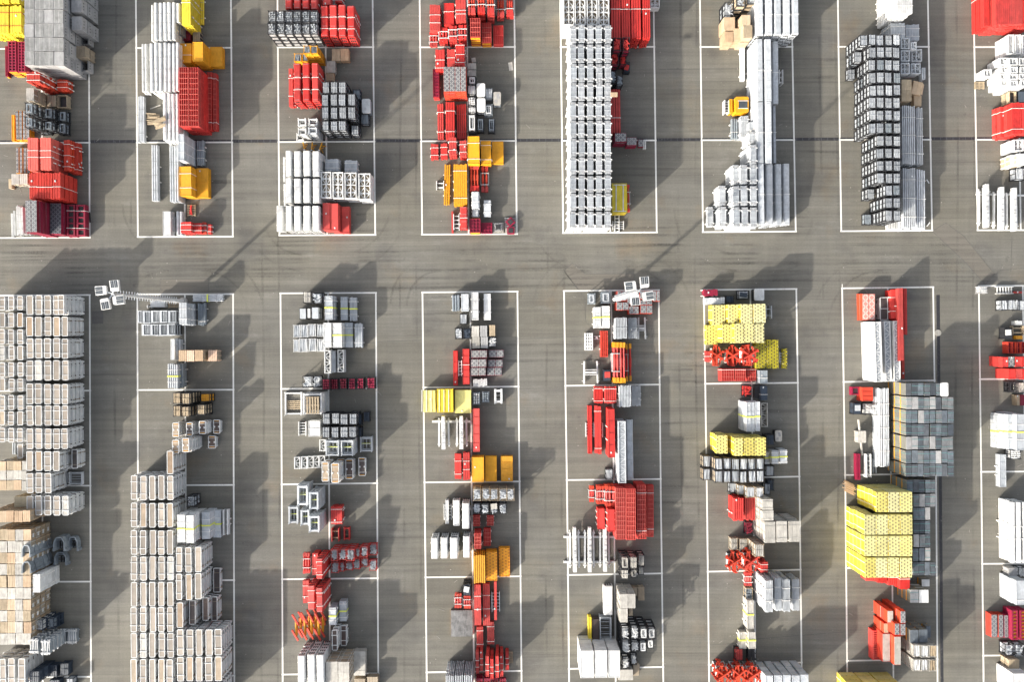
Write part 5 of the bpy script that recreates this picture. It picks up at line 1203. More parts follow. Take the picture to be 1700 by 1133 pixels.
for i, a in enumerate((488, 500, 510, 519, 529.5)): st('lattice', 'short white lattice frame in the row of five', a, 759 - i * .4, a + 10, 779 - i * .4, 1, .5, bays=2)
for a, b, y0, y1, n, dk_ in ((534, 545.5, 768, 800.5, 4, DECKB), (550, 562.5, 770, 803, 5, DECKB), (573.5, 586, 763, 796, 2, DECKD), (595, 607, 759.5, 790.5, 1, DECKD)): st('rack', 'yellow-strapped platform rack', a, y0, b, y1, n, .56, deck=dk_, cross=0, yb=True)
for a, b, y0, y1, n in ((492.5, 510, 806, 840, 4), (512.5, 528, 818, 848, 5), (478, 494.5, 842, 871, 1), (498.5, 513, 847, 873, 3), (512.5, 530, 857, 884.5, 5)): st('rectframe', 'big grey frame stack with yellow ties', a, y0, b, y1, n, .52, m=SIL, t=.16)
st('bars', 'red bar stack with two clamps', 549, 842, 567, 872.5, 2, .6, m=RED, n=6, layers=2, strap=(.15, .85)); st('ladder', 'red frame in a cream cradle', 550, 878.5, 562.5, 900.5, 1, .7, m=RED, n=2, slat=WOOD); st('rectframe', 'red clamp frame lying apart', 571, 877, 581, 897.5, 1, .4, m=RED, t=.12, cross=2, strap=WOOD)
for a, b, y0, y1, n in ((549, 560.5, 914, 932, 3), (562.5, 573.5, 914, 931.5, 3), (575.5, 588, 912.5, 931.5, 3), (590.5, 597, 911, 926, 2), (598.5, 609.5, 908.5, 926, 2), (613, 625.5, 905, 923.5, 1), (550, 562, 935.5, 952.5, 2), (565.5, 571, 934, 950, 1), (573.5, 585, 933, 947, 1), (587, 598, 929, 946, 1), (600, 611, 928, 942, 1), (613, 625, 931, 948, 1)):
    st('still', 'red-framed cage of silver couplers', a, y0, b, y1, n, .62, kind='pipes', m=SLABG, fr=RED)
st('props', 'red props in a white hoop cradle', 502.5, 919, 513.5, 953, 1, .7, n=3, m=RED, ends=RED, endl=.3); st('slab', 'mid-height red panel stack', 518, 919, 528, 955, 2, .6, m=RED, strap=(.3,)); st('profile', 'tall red stack with white sides', 525, 928.5, 535.5, 962, 5, .56, m=RED, strap=(.2, .85))
st('bars', 'low red beam pair', 502.5, 964, 512.5, 1003, 1, .6, m=RED, n=2, layers=1, strap=(.3, .75)); st('profile', 'tall red stack left of its twin', 511, 974, 522.5, 1013.5, 4, .6, m=RED, strap=(.3, .8)); st('profile', 'tall red stack at the centre line', 525, 978, 536, 1017.5, 5, .58, m=RED, strap=(.25, .8))
for i, a in enumerate((484, 498, 509, 521)): st('strut', 'folded red tripod with yellow spindles', a, (1021, 1018, 1016, 1018)[i], a + 17, (1067, 1066, 1065, 1066)[i], 1, 1.5)
st('slab', 'grey stack with a neon band below the red stacks', 546, 1009.5, 557.5, 1038.5, 2, .7, m=SIL, strap=(.25, .85), br=(.25, .85), band=True); st('slab', 'low grey stack with a neon band', 563, 999, 575, 1033, 1, .8, m=SIL, strap=(.2, .85), band=True)
st('rack', 'dark three-deck rack on the centre line', 551, 1047, 560.3, 1081, 3, .6, deck=DECKD, cross=2); st('rack', 'low dark rack beside it', 565.5, 1039, 575.3, 1073, 1, .7, deck=DECKD, cross=2)
for a, b, y0, n in ((494, 506, 1090, 5), (510, 522.5, 1088.5, 5), (525, 537.5, 1089.5, 5)): st('profile', 'tall white stack in the bottom row', a, y0, b, 1142, n, .62, m=WHT)
grid('woodbox', 'big pale concrete-coloured box', [(541, 560.8), (561.7, 580)], [(1100, 1117.5), (1118, 1137)], 4, .70, m=OFFW, n=1, side=BROWN); st('woodbox', 'large printed pale box', 587, 1083, 606.5, 1123, 1, .9, m=OFFW, n=2, across=True); st('woodbox', 'brown slatted box at the bottom edge', 588, 1128, 606, 1150, 1, .8, m=BROWN); st('woodbox', 'brown slatted box by the bay line', 609, 1125, 627, 1150, 1, .8, m=BROWN)
# ---- fourth bay
st('tubes', 'blue-grey ribbed stack at the upper line', 750, 488.5, 763, 517, 1, .7, m=GALV, n=3, br=(.1, .9)); st('slab', 'pale grey stack at the upper line', 765.5, 488, 778, 517, 2, .5, m=SIL, br=(.15, .85)); st('slab', 'white stepped stack at the upper line', 782.5, 486, 794, 532, 2, .6, m=WHT, br=(.3, .75), split=3); st('slab', 'white stack nearest the bay middle', 803, 487.5, 814.5, 531.5, 1, .8, m=WHT, br=(.3, .8), split=3)
for a, b, y0, y1, kd, m_ in ((763, 775, 522, 539.5, 'rods', SIL), (755, 767, 545, 563.5, 'pipes', SIL), (769, 781.3, 545, 563.5, 'pipes', NAVY), (811, 824, 559.5, 577.5, 'pipes', WHT)): st('still', 'pallet of mixed clamps' + (' with timber corners' if kd == 'rods' else ' in pale steel' if m_ is SIL else ' in dark steel' if m_ is NAVY else ' and a white sheet'), a, y0, b, y1, 1, .85, kind=kd, m=m_)
for i, (a, b, y0, y1, m_) in enumerate(((783, 795.5, 541.5, 559.5, OFFW), (797, 809, 541, 559, GREY), (812, 821.5, 540, 558, WOOD), (784, 796.5, 560, 578.5, GWOOD), (798, 810, 560, 578.5, GREY))): st('woodbox', ('cream lid', 'grey lid', 'honey wood', 'ash-coloured lid', 'dark grey ribbed lid')[i] + ' box in the box cluster', a, y0, b, y1, 1, .9, m=m_, n=3)
st('slab', 'red beam with bent ends', 752.3, 582.5, 760, 640, 1, .6, m=RED, split=3); st('ladder', 'white ladder frame between red beams', 761, 598, 767, 624, 1, .5, n=5); st('slab', 'wide red beam stack with one strap', 768, 580, 779, 639, 2, .6, m=RED, split=5, strap=(.55,), br=(.3, .75))
for i, (y0, y1) in enumerate(((581.8, 594.5), (597, 610), (611.5, 625))): st('plate', 'red-cornered patterned block', 782.5 - i * .5, y0, 808.5 - i, y1, 2, .6, m=PLATEP, rim=CRIM, nx=2); st('plate', 'darker patterned block', 811 - i * 1.3, y0 + .3, 836 - i * 1.5, y1, 1, .7, m=PLATE, rim=CRIM, nx=2)
st('bars', 'white slat pack on the cross line', 785, 629, 808.5, 642.5, 1, .7, m=WHT, n=9, br=(), strap=())
st('slab', 'pale yellow panel stack on the bay line', 702, 648.5, 723, 685, 1, .8, m=PYEL, t=.2, split=0, br=()); st('slab', 'bright yellow panel stack', 725, 646.5, 752.5, 685.5, 3, .5, m=YEL, t=.25); st('slab', 'pale yellow panel stack by the centre line', 755, 648.5, 782, 687, 2, .5, m=PYEL, t=.25)
b_ = MB(); b_.box(0, 0, 0, .06, 2.1, .03); rm_ = b_.mesh('guide_rail', WHT)
for px, pz, nm in ((744, 1.5, 'bright'), (715, .8, 'pale')):
    for i in range(3):
        o = link('guide_rail', rm_); X, Y = P(px, 666, pz); o.location = (X - .85 + i * .45, Y, pz + .01); o['label'] = '%s white guide rail along, lying on the %s yellow panel stack, fourth lower bay' % (ordw(i + 1), nm); o['category'] = 'rail'; o['group'] = 'guide rails on the yellow panel stacks'
st('still', 'white bin of ribbed parts', 785, 652, 797, 672, 1, .7, kind='blocks', m=WHT, fr=GALV); st('still', 'grey bin of ribbed parts', 800, 651, 812, 668.5, 1, .7, kind='blocks', m=GALV, fr=GALV); st('rectframe', 'white cradle with an oval opening', 820, 646, 834, 670, 1, .6, m=WHT, t=.2, cross=3, strap=WHT)
for a in (725, 755): st('post', 'white bracket with paired struts', a, 692, a + 21, 748, 1, 1.4)
b_ = MB(); b_.box(0, 0, 0, 3.8, .22, .2); o = link('carrying_beam', b_.mesh('carrying_beam', WHT)); X, Y = P(750, 700); o.location = (X, Y, 0); o['category'] = 'beam'; o['label'] = 'white cross beam carrying the paired-strut brackets of the fourth lower bay'
st('slab', 'long narrow red beam stack', 785, 679, 796, 751, 2, .6, m=mat('soft_red', (.62, .075, .065), (.60, .07, .06)), split=5)
st('bars', 'red bar bundle in loose white clamps', 755, 753.5, 766, 797, 1, .6, m=RED, n=2, layers=1, strap=(.2, .7)); st('bars', 'red bar bundle in tight white clamps', 769, 753, 780, 799.5, 2, .6, m=RED, n=3, layers=2, strap=(.4, .7))
for a, b, n in ((783.5, 803.5, 2), (805.5, 825, 1), (831.5, 851.5, 1)): st('slab', 'plain orange panel stack on the cross line', a, 758.5 if n < 2 else 760, b, 799.5 + n, n, .7, m=ORG, split=4 if a > 830 else 0)
grid('still', 'black pallet of grey castings', [(785, 797.7), (799.7, 812.5), (813.7, 827), (828.3, 841), (842, 854.7)], [(812.5, 832)], 3, .62, kind='pipes', m=SIL, fr=BROWN); grid('still', 'low black pallet of grey castings', [(785, 797.8), (799.5, 812), (814.5, 826.5), (828, 840.5)], [(837, 854)], 2, .62, kind='pipes', m=SIL)
st('flat', 'white sheet on the castings', 815, 837, 825.5, 846, 1, .03); UNITS[-1]['o'].location = (*P(820, 841.5, 1.35), 1.34)
for a, b, y0, y1, n in ((785.5, 796.3, 856.5, 875, 1), (808, 819, 856, 873.5, 1), (787, 798.5, 886.5, 912.5, 3), (803, 814.5, 878.5, 907.5, 1)): st('grid', 'small red gridded stack with white feet', a, y0, b, y1, n, .6, m=RED, nx=4, ny=4, layers=2, br=(.2, .8))
st('slab', 'thin white beam on a ladder cradle', 738.5, 831, 745, 870.5, 1, .7, m=WHT); st('ladder', 'white ladder cradle beneath the thin beam', 737, 838, 750, 864, 1, .4, n=5)
for a, b, y0, y1, n in ((752, 763, 832, 874, 2), (767, 779, 837, 879, 3), (715.5, 727, 894, 928.5, 3), (731.5, 743, 894, 928.5, 3), (747.5, 760, 893.5, 927.5, 3), (769, 780.5, 891.5, 926.5, 3)): st('profile', 'dazzling white profile stack', a, y0, b, y1, n, .62, m=WHT, br=(.3, .72))
st('bars', 'orange ribbed panel stack by the centre line', 786, 922, 805.5, 970, 3, .64, m=ORG, n=6, gap=.05, layers=2, strap=(), br=()); st('slab', 'orange perforated stack in the middle', 806.5, 917.5, 825.5, 965, 2, .6, m=PERFR); st('slab', 'low orange perforated stack', 827.5, 910.5, 846, 958.5, 1, .7, m=PERFR, split=2)
st('still', 'black crate with one white strip', 769, 971, 781.5, 990, 2, .7, kind='slats', m=NAVY, lid=WHT); st('props', 'red prop cradle beside the black crate', 755, 987, 766, 1011, 1, .7, n=3, m=RED, ends=ORED); st('props', 'red prop cradle below the black crate', 769, 991, 781, 1011.5, 1, .9, n=3, m=RED, ends=ORED)
st('slate', 'large dirty grey plate pallet', 748.5, 1014, 784.5, 1058, 1, .4, m=mat('dirty_plate', (.28, .285, .29), (.26, .26, .27), dirt=.6), st=None)
for a, b, y0, y1, n in ((787.5, 798.5, 972, 1040, 2), (802, 813.5, 969, 1040, 1)): st('beams', 'long red pole bundle in white hoops', a, y0, b, y1, n, .6, m=RED, n=4, cr=(.4, .72))
st('beams', 'single red pole across a grey ladder crate', 820, 966, 825, 1031, 1, .6, m=RED, n=1, cr=()); st('ladder', 'grey ladder crate under a red pole', 816, 984, 829.5, 1017, 1, .4, m=SIL, n=6)
for a, b, y0, y1 in ((791, 802, 1042, 1076), (809, 820.5, 1034, 1072)): st('beams', 'shorter red pole bundle in white hoops', a, y0, b, y1, 1, .6, m=RED, n=4, cr=(.15, .8))
for a, b, y0, y1, n in ((790, 795.5, 1083, 1120, 2), (797, 802, 1081, 1115, 2), (806.5, 812.3, 1091, 1125, 4), (813.5, 819.3, 1095, 1129, 4), (822.5, 828.5, 1091, 1127, 4), (830, 835.5, 1088, 1124, 3), (839.5, 844.8, 1082, 1114, 1)): st('slab', 'narrow red column form', a, y0, b, y1, n, .62, m=RED, strap=(.3, .6))
st('pallet', 'brown pallet behind the red column forms', 845, 1084, 852, 1104, 1, .3, m=BROWN)
for a, n in ((790, 2), (803, 2), (816, 1), (829, 1)): st('props', 'dark red props along the bottom edge', a, 1128, a + 11, 1152, n, .6, n=3, m=ORED, ends=CRIM)
for a in (739, 754.3, 769.8): st('bars', 'grey slotted stack at the bottom edge', a, 1122, a + 14.5, 1160, 5, .6, m=SIL, n=5, gap=.07, layers=1, br=(), strap=(.05,))
# ---- fifth bay
st('still', 'grey ribbed crate by the upper line', 976.5, 488, 988.5, 505.5, 1, .8, kind='ring', m=SIL, fr=GALV); st('still', 'taller grey ribbed crate by the mast foot', 999, 485, 1013, 503.5, 2, .6, kind='ring', m=SIL, fr=GALV)
for a, b, y0, y1 in ((1024, 1040, 484, 500), (1041.5, 1060, 488, 505), (1062, 1078, 484, 497), (1084, 1095.5, 483, 500), (1023, 1043.5, 502, 515.5), (1044.5, 1061, 508, 521.5), (1063, 1083, 498.5, 506.5), (1063, 1083, 508, 521.5)): st('plate', 'orange-red edged patterned stack under the mast', a, y0, b, y1, 2, .6, m=PLATE, rim=ORED, nx=2)
for a, b, y0, n in ((986.5, 997.5, 510.5, 2), (999, 1012, 508.5, 2)): st('slab', 'white stack with a pale yellow band', a, y0, b, 545, n, .6, m=WHT, strap=(), br=(.2, .8), split=3, band=True)
for a, b, n in ((1021, 1041.5, 3), (1042.5, 1058, 2)): st('bars', 'silver slat block with faint yellow bands', a, 527.5, b, 563.5, n, .55, m=SIL, n=8, layers=1, gap=.05, strap=(.5,), sm=SIL, br=(.3, .6))
st('hframe', 'white H-shaped support frame', 1059.5, 527, 1073.5, 563.5, 1, .5); st('grid', 'white perforated frame near a small fitting', 971, 553, 984, 582, 1, .5, m=WHT, nx=3, ny=5, rail=.12, dark=DARK); st('hframe', 'tiny white fitting on the asphalt', 989, 558, 993, 564, 1, .2); st('grid', 'red open-framed beam in white clamps', 997.5, 550, 1009, 593.5, 1, .7, m=ORED, nx=3, ny=6, rail=.1, br=(.3, .8))
for i, (a, b, n) in enumerate(((1018, 1028, 3), (1028.5, 1038, 3), (1039, 1042.5, 1), (1044.5, 1048.5, 1))): st('props', 'heavy red prop pair with orange ends', a, 569 + i // 2 * 2, b, 636.5 - i // 2 * 3, n, .5, n=2 if i < 2 else 1, m=RED, ends=ORG, endl=.5, cr=i in (0, 2))
st('hframe', 'white four-legged support frame', 969, 600, 993.5, 637.5, 1, .7); st('still', 'black crate half filled with red parts', 1001.5, 614, 1014.5, 633.5, 1, .8, kind='box', m=NAVY, side=None, lid=RED)
for a, b in ((986.5, 1001), (1004.5, 1024)): st('bars', 'red upright slat stack with white clamps', a, 642, b, 671.5, 1 if a < 1000 else 2, .65, m=RED, n=6, layers=1, gap=.04, strap=(.15, .85))
for a, b, n, y1 in ((1028, 1048, 3, 677), (1049, 1064, 1, 675)): st('bars', 'silver slat block below the cross line', a, 640, b, y1, n, .55, m=SIL, n=8, layers=1, gap=.05, strap=(.5,), sm=SIL, br=(.3, .6))
st('slab', 'single red beam across a white ladder', 976, 673.5, 983, 754, 1, .6, m=RED); st('ladder', 'white ladder frame under the single red beam', 972, 702.5, 985.5, 726.5, 1, .3, n=5); st('bars', 'red beam pair on a white frame', 987.5, 674, 998.3, 755, 1, .7, m=RED, n=2, layers=1, strap=(.12, .88), br=(.38, .64)); st('ladder', 'white frame under the red beam pair', 986, 703, 1001, 727, 1, .4, n=1); st('slab', 'tall red beam stack', 1010, 679.5, 1021, 760.5, 4, .5, m=RED, split=4, br=(.35, .62)); 
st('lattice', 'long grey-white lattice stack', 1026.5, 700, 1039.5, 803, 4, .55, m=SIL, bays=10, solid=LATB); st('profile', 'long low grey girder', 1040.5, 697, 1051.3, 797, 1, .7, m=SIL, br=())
st('still', 'small dark bin of pale slats', 1006, 780, 1018.3, 797, 1, .8, kind='rods', m=SIL)
for a, b, y1, n in ((978.5, 987, 835, 1), (990.5, 1004, 838, 2), (1005, 1021.5, 841, 3)): st('props', 'red prop heap with orange tips in a white cradle', a, 808, b, y1, n, .6, n=3, m=RED, ends=ORED, endl=.3)
for a, b, y0, y1, n in ((992, 1004, 845, 879.5, 2), (1009.5, 1020.5, 847, 884, 4)): st('slab', 'red stack with white side brackets', a, y0, b, y1, n, .55, m=RED, br=(.2, .5, .8), strap=())
for i, (a, b, y0, y1, n) in enumerate(((1022.5, 1038.5, 811.5, 897, 4), (1040, 1055.5, 811.5, 897, 4), (1057.5, 1073, 806, 896, 3), (1075, 1085.5, 807, 893, 1))): st('grid', ('long red gridded panel stack', 'long red gridded panel stack', 'red gridded stack with two clamps', 'narrow dull red gridded panel')[i], a, y0, b, y1, n, .6, m=RED, nx=5, ny=11, layers=2, strap=() if i < 2 else (.15, .85), ends=None)
for a in (945, 970.5, 996): st('post', 'long white climbing bracket with jaws', a, 877, a + 18.5, 953, 1, 1.1)
for py, nm in ((891.5, 'upper'), (933, 'lower')):
    b_ = MB(); b_.box(0, 0, 0, 5.0, .18, .2); o = link('carrying_beam', b_.mesh('carrying_beam', WHT)); X, Y = P(978, py); o.location = (X, Y, 0); o['category'] = 'beam'; o['label'] = 'white %s cross beam under the three jawed climbing brackets' % nm
for a, b, y0, y1, n, kd in ((1031.5, 1044, 925.5, 946, 3, 'ring'), (1046, 1058, 926, 945, 3, 'slats'), (1059.5, 1070, 922, 941, 2, 'rods'), (1031.5, 1043.5, 947.5, 963, 3, 'slats'), (1047.5, 1058.5, 946, 960, 2, 'ring'), (1060, 1069, 942, 955, 1, 'rods')): st('still', 'black cage of pale curved plates', a, y0, b, y1, n, .72, kind=kd, m=OFFW)
st('profile', 'white capped long stack left of the centre line', 1002.5, 975.5, 1018, 1023, 1, .9, m=WHT, br=())
for a, b, y0, y1, n, m_ in ((1029.5, 1042.5, 987.5, 1011, 4, OFFW), (1043, 1055, 988, 1011.3, 4, OFFW), (1029.5, 1042.5, 1012, 1034.5, 4, OFFW), (1044, 1050, 1012, 1024, 2, BROWN), (1049, 1058, 976, 990, 1, BROWN), (1059.5, 1070, 976, 998, 1, BROWN)): st('woodbox', 'tall cream lidded box' if m_ is OFFW else 'weathered brown box behind the cream boxes', a, y0, b, y1, n, .72 if n == 4 else .8, m=m_, side=OFFW if n == 4 else BROWN)
st('slab', 'thin bright yellow board on edge', 977, 1026, 982.5, 1067, 1, .8, m=YEL); st('slab', 'brown board beside the yellow one', 983.5, 1029, 995, 1067.5, 1, .8, m=DECKD, split=2); st('rectframe', 'blue-grey double frame', 996, 1026, 1015, 1066, 2, .45, m=SIL, t=.1, cross=3, strap=SIL)
for a, b in ((964, 986), (988, 1008.5), (1010, 1029.5)): st('slab', 'large bright white cabinet', a, 1081, b, 1127, 4, .78, m=WHT, t=.78)
for a, b, y0, y1, n in ((1032, 1045, 1043, 1063, 4), (1048, 1060, 1042, 1061.5, 4), (1062.5, 1074.5, 1043, 1062, 4), (1076.5, 1088.5, 1043, 1061.5, 3), (1032.5, 1045.5, 1065.5, 1086, 4), (1048, 1060, 1066, 1084, 3), (1062.5, 1073.5, 1066, 1083.5, 3), (1075, 1085, 1063, 1078, 1), (1034, 1045, 1094.5, 1112.5, 2), (1047, 1057.5, 1088, 1105.5, 1)): st('still', 'black cage with tumbled white frames', a, y0, b, y1, n, .66, kind='pipes' if a < 1060 else 'ring', m=WHT)
st('woodbox', 'pale strapped box at the bottom', 1027.5, 1113, 1051, 1130, 2, .6, m=OFFW, n=2); st('carton', 'empty brown box at the bottom', 1051.5, 1102.5, 1060.5, 1123, 1, .6, m=BROWN)
# ---- sixth bay
st('bars', 'small dark red slat crate in the corner', 1168.5, 480.5, 1191.5, 492, 1, .9, m=CRIM, n=6, layers=1, strap=(), br=(.1, .9)); st('bars', 'white and grey slat block with yellow stripe', 1170, 493.5, 1203, 506, 1, .8, m=SIL, n=10, layers=1, strap=(), br=()); st('still', 'dark mesh bin beside the slat block', 1205, 491, 1219, 503, 1, .6, kind='rods', m=NAVY)
st('still', 'black bin of small white cans', 1226, 482.5, 1243.5, 496.5, 1, .7, kind='blocks', m=SIL, lid=NAVY); st('cover', 'white rounded cover over a bin', 1253, 480, 1269, 500, 1, .9, m=WHT)
for r_, (y0, y1, xs_) in enumerate(((505, 537, ((1183, 1204.5, 2), (1209, 1229, 3), (1230.5, 1249.5, 4), (1251, 1270.5, 4))), (537.5, 569.5, ((1172, 1191, 1), (1199, 1218, 3), (1219, 1234.5, 4), (1235.5, 1251.5, 4), (1252.5, 1268.5, 4))))):
    for a, b, n in xs_: st('perf', 'yellow perforated plate pack of the upper pair of rows', a, y0 + (4 - n) * .8, b, y1 + (3 if n < 3 else 0), n, .66, m=PERFP if n == 4 else PERFY)
st('ladder', 'grey twin rail at the row end', 1271.5, 508, 1281.5, 529.5, 1, .6, n=2, m=SIL)
for a, b in ((1254.5, 1272.3), (1274, 1292.5)): st('perf', 'olive yellow perforated plate pack', a, 564.5, b, 612.5, 1, .9, m=PERFO, side=PERFO, n=3)
st('perf', 'slim olive perforated strip', 1300, 579, 1307.3, 612.5, 1, .5, m=PERFO, side=PERFO, n=1); st('ladder', 'white ladder foot by the slim olive strip', 1294, 585, 1300, 603, 1, .3, n=4)
for a, b, n in ((1182, 1200.5, 1), (1205.5, 1229, 1), (1231.5, 1258, 2)): st('star', 'bundle of crossed red braces', a, 573.5, b, 608, n, 1.1)
st('bars', 'small red bar pack on the bay line', 1171, 583, 1181.5, 602.5, 1, .5, m=RED, n=3, strap=(.5,))
for a, b, n in ((1198, 1218.5, 2), (1221, 1238.5, 2), (1240, 1255.5, 1)): st('grid', 'red short grid panel stack', a, 612.5, b, 633.5, n, .55, m=RED, nx=5, ny=3, layers=2, strap=(.9,))
st('slab', 'grey-blue box column above the cross line', 1261, 615, 1274.5, 636.5, 2, .6, m=GALV, strap=(.4,), split=2); st('slab', 'dark teal box column below the cross line', 1263, 641, 1274.3, 664.5, 2, .5, m=NAVY, strap=(.4,)); st('slab', 'dull green panel beside the teal boxes', 1253, 641, 1262, 662, 1, .6, m=DARK)
st('still', 'black bin full of red clamps', 1235, 640, 1248, 659.5, 1, .9, kind='pipes', m=RED)
for i, (a, b) in enumerate(((1239, 1245.7), (1246.3, 1253.5), (1254, 1262))): st('slab', 'grey column stack with a yellow band', a, 668 + 0 * i, b, 717.5, 4, .56, m=SIL, t=.28, split=3, band=True)
st('lattice', 'white zigzag lattice beside the grey columns', 1263.5, 670, 1274.8, 709.5, 1, .6, bays=5, m=OFFW)
for a, b, y0, y1, n in ((1190, 1208, 723, 753, 3), (1219, 1234, 727, 757, 4), (1235.5, 1253, 727.5, 757.5, 4), (1254, 1271.5, 727.5, 757.5, 4)): st('perf', 'bright yellow perforated plate pack of the middle row', a, y0, b, y1, n, .72, m=PERFY)
st('still', 'navy bin with blue slats', 1272.5, 723, 1285, 739.5, 2, .6, m=NAVY); st('cover', 'pale open cover at the row end', 1287.5, 715, 1298.5, 733.5, 1, .8, m=OFFW)
for a, b, y0, y1, n in ((1269.5, 1278, 750, 770.5, 1), (1281, 1293, 748.5, 770.5, 2), (1294.5, 1307, 747, 770, 2)): st('slab', 'grey stack with yellow band beside the plate packs', a, y0, b, y1, n, .6, m=SIL, strap=(.1, .85), band=True)
grid('still', 'black pallet of pale tube stubs', [(1173.5, 1186), (1187.2, 1199.8), (1201, 1213.8), (1215, 1227.3), (1228.5, 1241), (1242.3, 1254.7), (1256.3, 1269)], [(761.5, 780.8), (782.5, 802)], 4, .58, counts={(0, 0): 2, (1, 0): 2}, kind='rods', m=SIL, side=BROWN)
for a, b, y0, y1, n, m_ in ((1271.5, 1285.5, 774, 791.5, 1, SIL), (1275, 1285.5, 797, 815, 1, NAVY), (1211, 1223.5, 803, 819.5, 1, SIL), (1226, 1236, 806, 822, 2, SIL), (1239.5, 1253.5, 809, 826.5, 3, SIL), (1255.5, 1268, 810, 827, 3, SIL), (1269, 1278.5, 803.5, 822, 1, SIL)): st('still', 'timber-edged bin of grey tube stubs', a, y0, b, y1, n, .68, kind='rods', m=m_, fr=BROWN if n > 1 else BLK)
for a, b, n in ((1218, 1235, 3), (1236.5, 1254.3, 2)): st('bars', 'red slat stack with white pins', a, 826.5, b, 866, n, .6, m=RED, n=5, layers=1, gap=.06, strap=(), br=(.3,))
for a, b, y0, y1, n, lk in ((1265, 1283, 830, 848, 4, 'cream strapped box in the upper pair'), (1265.5, 1284, 848.8, 865.5, 4, 'pale strapped box in the lower pair'), (1269, 1287, 867, 902, 4, 'large dark grey box'), (1289, 1307, 866, 901, 4, 'large cream-grey box'), (1309.5, 1328, 865.5, 900, 4, 'large dull grey box')): st('woodbox', lk, a, y0, b, y1, n, .72, m=GWOOD if n and 'dark' in lk else OFFW if 'cream' in lk or 'pale' in lk else GWOOD, n=3, side=OFFW, across=True, bat=GWOOD)
st('still', 'dark bin of red parts below the slat stacks', 1238, 868, 1250.5, 888.5, 1, .8, kind='pipes', m=CRIM)
for a, b, y0, y1, n in ((1213, 1224.5, 895, 914, 1), (1227, 1241, 895, 914, 1), (1254, 1269, 905, 925.5, 4)): st('still', 'timber crate of grey slabs', a, y0, b, y1, n, .68, kind='slats', m=GWOOD, fr=BROWN)
for a, b, n in ((1209, 1232, 1), (1235, 1262, 2)): st('star', 'tangle of red braces in a white cradle', a, 918, b, 953, n, 1.1)
st('bars', 'red curved casting pack', 1264, 933.5, 1275.5, 952, 2, .8, m=RED, n=3, layers=1); st('props', 'red short props on the centre line', 1238, 952, 1249.5, 974, 1, .8, n=3, m=RED, ends=RED); st('still', 'timber tray of grey parts', 1238, 977.5, 1250, 997, 1, .7, kind='blocks', m=GALV, fr=WOOD); st('slab', 'tall white wrapped column with yellow mark', 1240, 998, 1251.3, 1045.5, 2, .6, m=OFFW, br=(.2, .72), band=True, t=.6)
for a, b, y0, y1, n in ((1271, 1283.5, 964, 1018, 5), (1286, 1297.3, 960, 1016, 4), (1299.5, 1312, 963, 1018, 4), (1315.5, 1327.5, 962, 1016, 3)): st('bars', 'white stepped slat rack', a, y0, b, y1, n, .62, m=SIL, n=6, layers=1, gap=.05, strap=(.35, .72), br=(.35, .72))
for a, b, y0, y1, n in ((1228, 1239.5, 1050, 1078, 1), (1243, 1255, 1050, 1078, 2)): st('slab', 'cream capped stack with a lime band', a, y0, b, y1, n, .65, m=OFFW, br=(.15, .8), band=True)
st('still', 'black bin of red bars', 1221, 1079, 1233.5, 1098, 1, .7, kind='slats', m=RED); st('still', 'empty black bin by the centre line', 1243, 1079, 1256, 1098, 1, .8, kind='rods', m=BLK)
for a in (1190, 1217, 1240): st('star', 'red brace bundle along the bottom edge', a, 1108, a + 23, 1140, 2, .9)
for i, a in enumerate((1271, 1286, 1300.5, 1315, 1329.5)): st('slab', 'grey-blue capped stack along the bottom edge', a, 1123 - i * .5, a + 12.8, 1165, 5, .56, m=SIL, t=.28, strap=(.1,), band=i > 2)
# ---- seventh bay
st('plate', 'red-edged panel with a pale ribbed face', 1431.5, 488, 1453, 531.5, 2, .5, m=mat('pale_red_patterned', (.66, .30, .26), (.6, .26, .22), pat='tread', pitch=(.3, .3), pcol=(.70, .62, .55)), rim=ORED, nx=2); st('rack', 'dark-decked white frame on the centre line', 1461, 494, 1474, 532, 1, .8, deck=DECKD, cross=1)
st('bars', 'shaded red beam stack', 1480, 481, 1491, 530, 2, .6, m=RED, n=2); st('bars', 'very long bright red beam stack', 1491.5, 478, 1500, 600, 3, .56, m=RED, n=2, layers=1, strap=()); st('bars', 'outer red beam pair with pins', 1501.5, 479, 1506.5, 557, 2, .5, m=RED, n=2, br=(.4, .7), strap=()); st('bars', 'dark red beam end by the lattices', 1497, 562, 1502, 630, 1, .6, m=ORED, n=1, strap=())
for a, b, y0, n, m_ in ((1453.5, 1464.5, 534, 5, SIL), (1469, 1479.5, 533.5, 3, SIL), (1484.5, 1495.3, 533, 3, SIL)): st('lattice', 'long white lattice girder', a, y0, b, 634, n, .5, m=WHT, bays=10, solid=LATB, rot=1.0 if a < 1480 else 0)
st('grid', 'crimson open box', 1414, 642.5, 1427.5, 656, 1, .5, m=CRIM, nx=1, ny=1, rail=.15, dark=DARK); st('slab', 'red box with white slots', 1431, 644, 1449, 667, 2, .5, m=ORED, br=(), split=3); st('still', 'dark bin with a pale bar', 1416, 670, 1429, 689, 1, .8, kind='box', m=NAVY, lid=SIL); st('still', 'black bin spilling white clamps', 1435.5, 671, 1455.5, 690, 1, .8, kind='pipes', m=WHT)
st('sticks', 'slanted white pole over a pale box', 1424.2, 696, 1433.5, 757, 1, .15, m=OFFW, n=1, a0=1.57 + .14, spread=.001)
UNITS[-1]['o'].location.z = .95; bpy.data.objects.remove(UNITS[-1]['o']); UNITS.pop()
b_ = MB(); b_.bar((*P(1424.5, 697, .9), .95), (*P(1433, 757, .3), .1), .13); o = link('timber_pole', b_.mesh('timber_pole', OFFW)); o['label'] = 'slanted white pole leaning over a pale box'; o['category'] = 'pole'
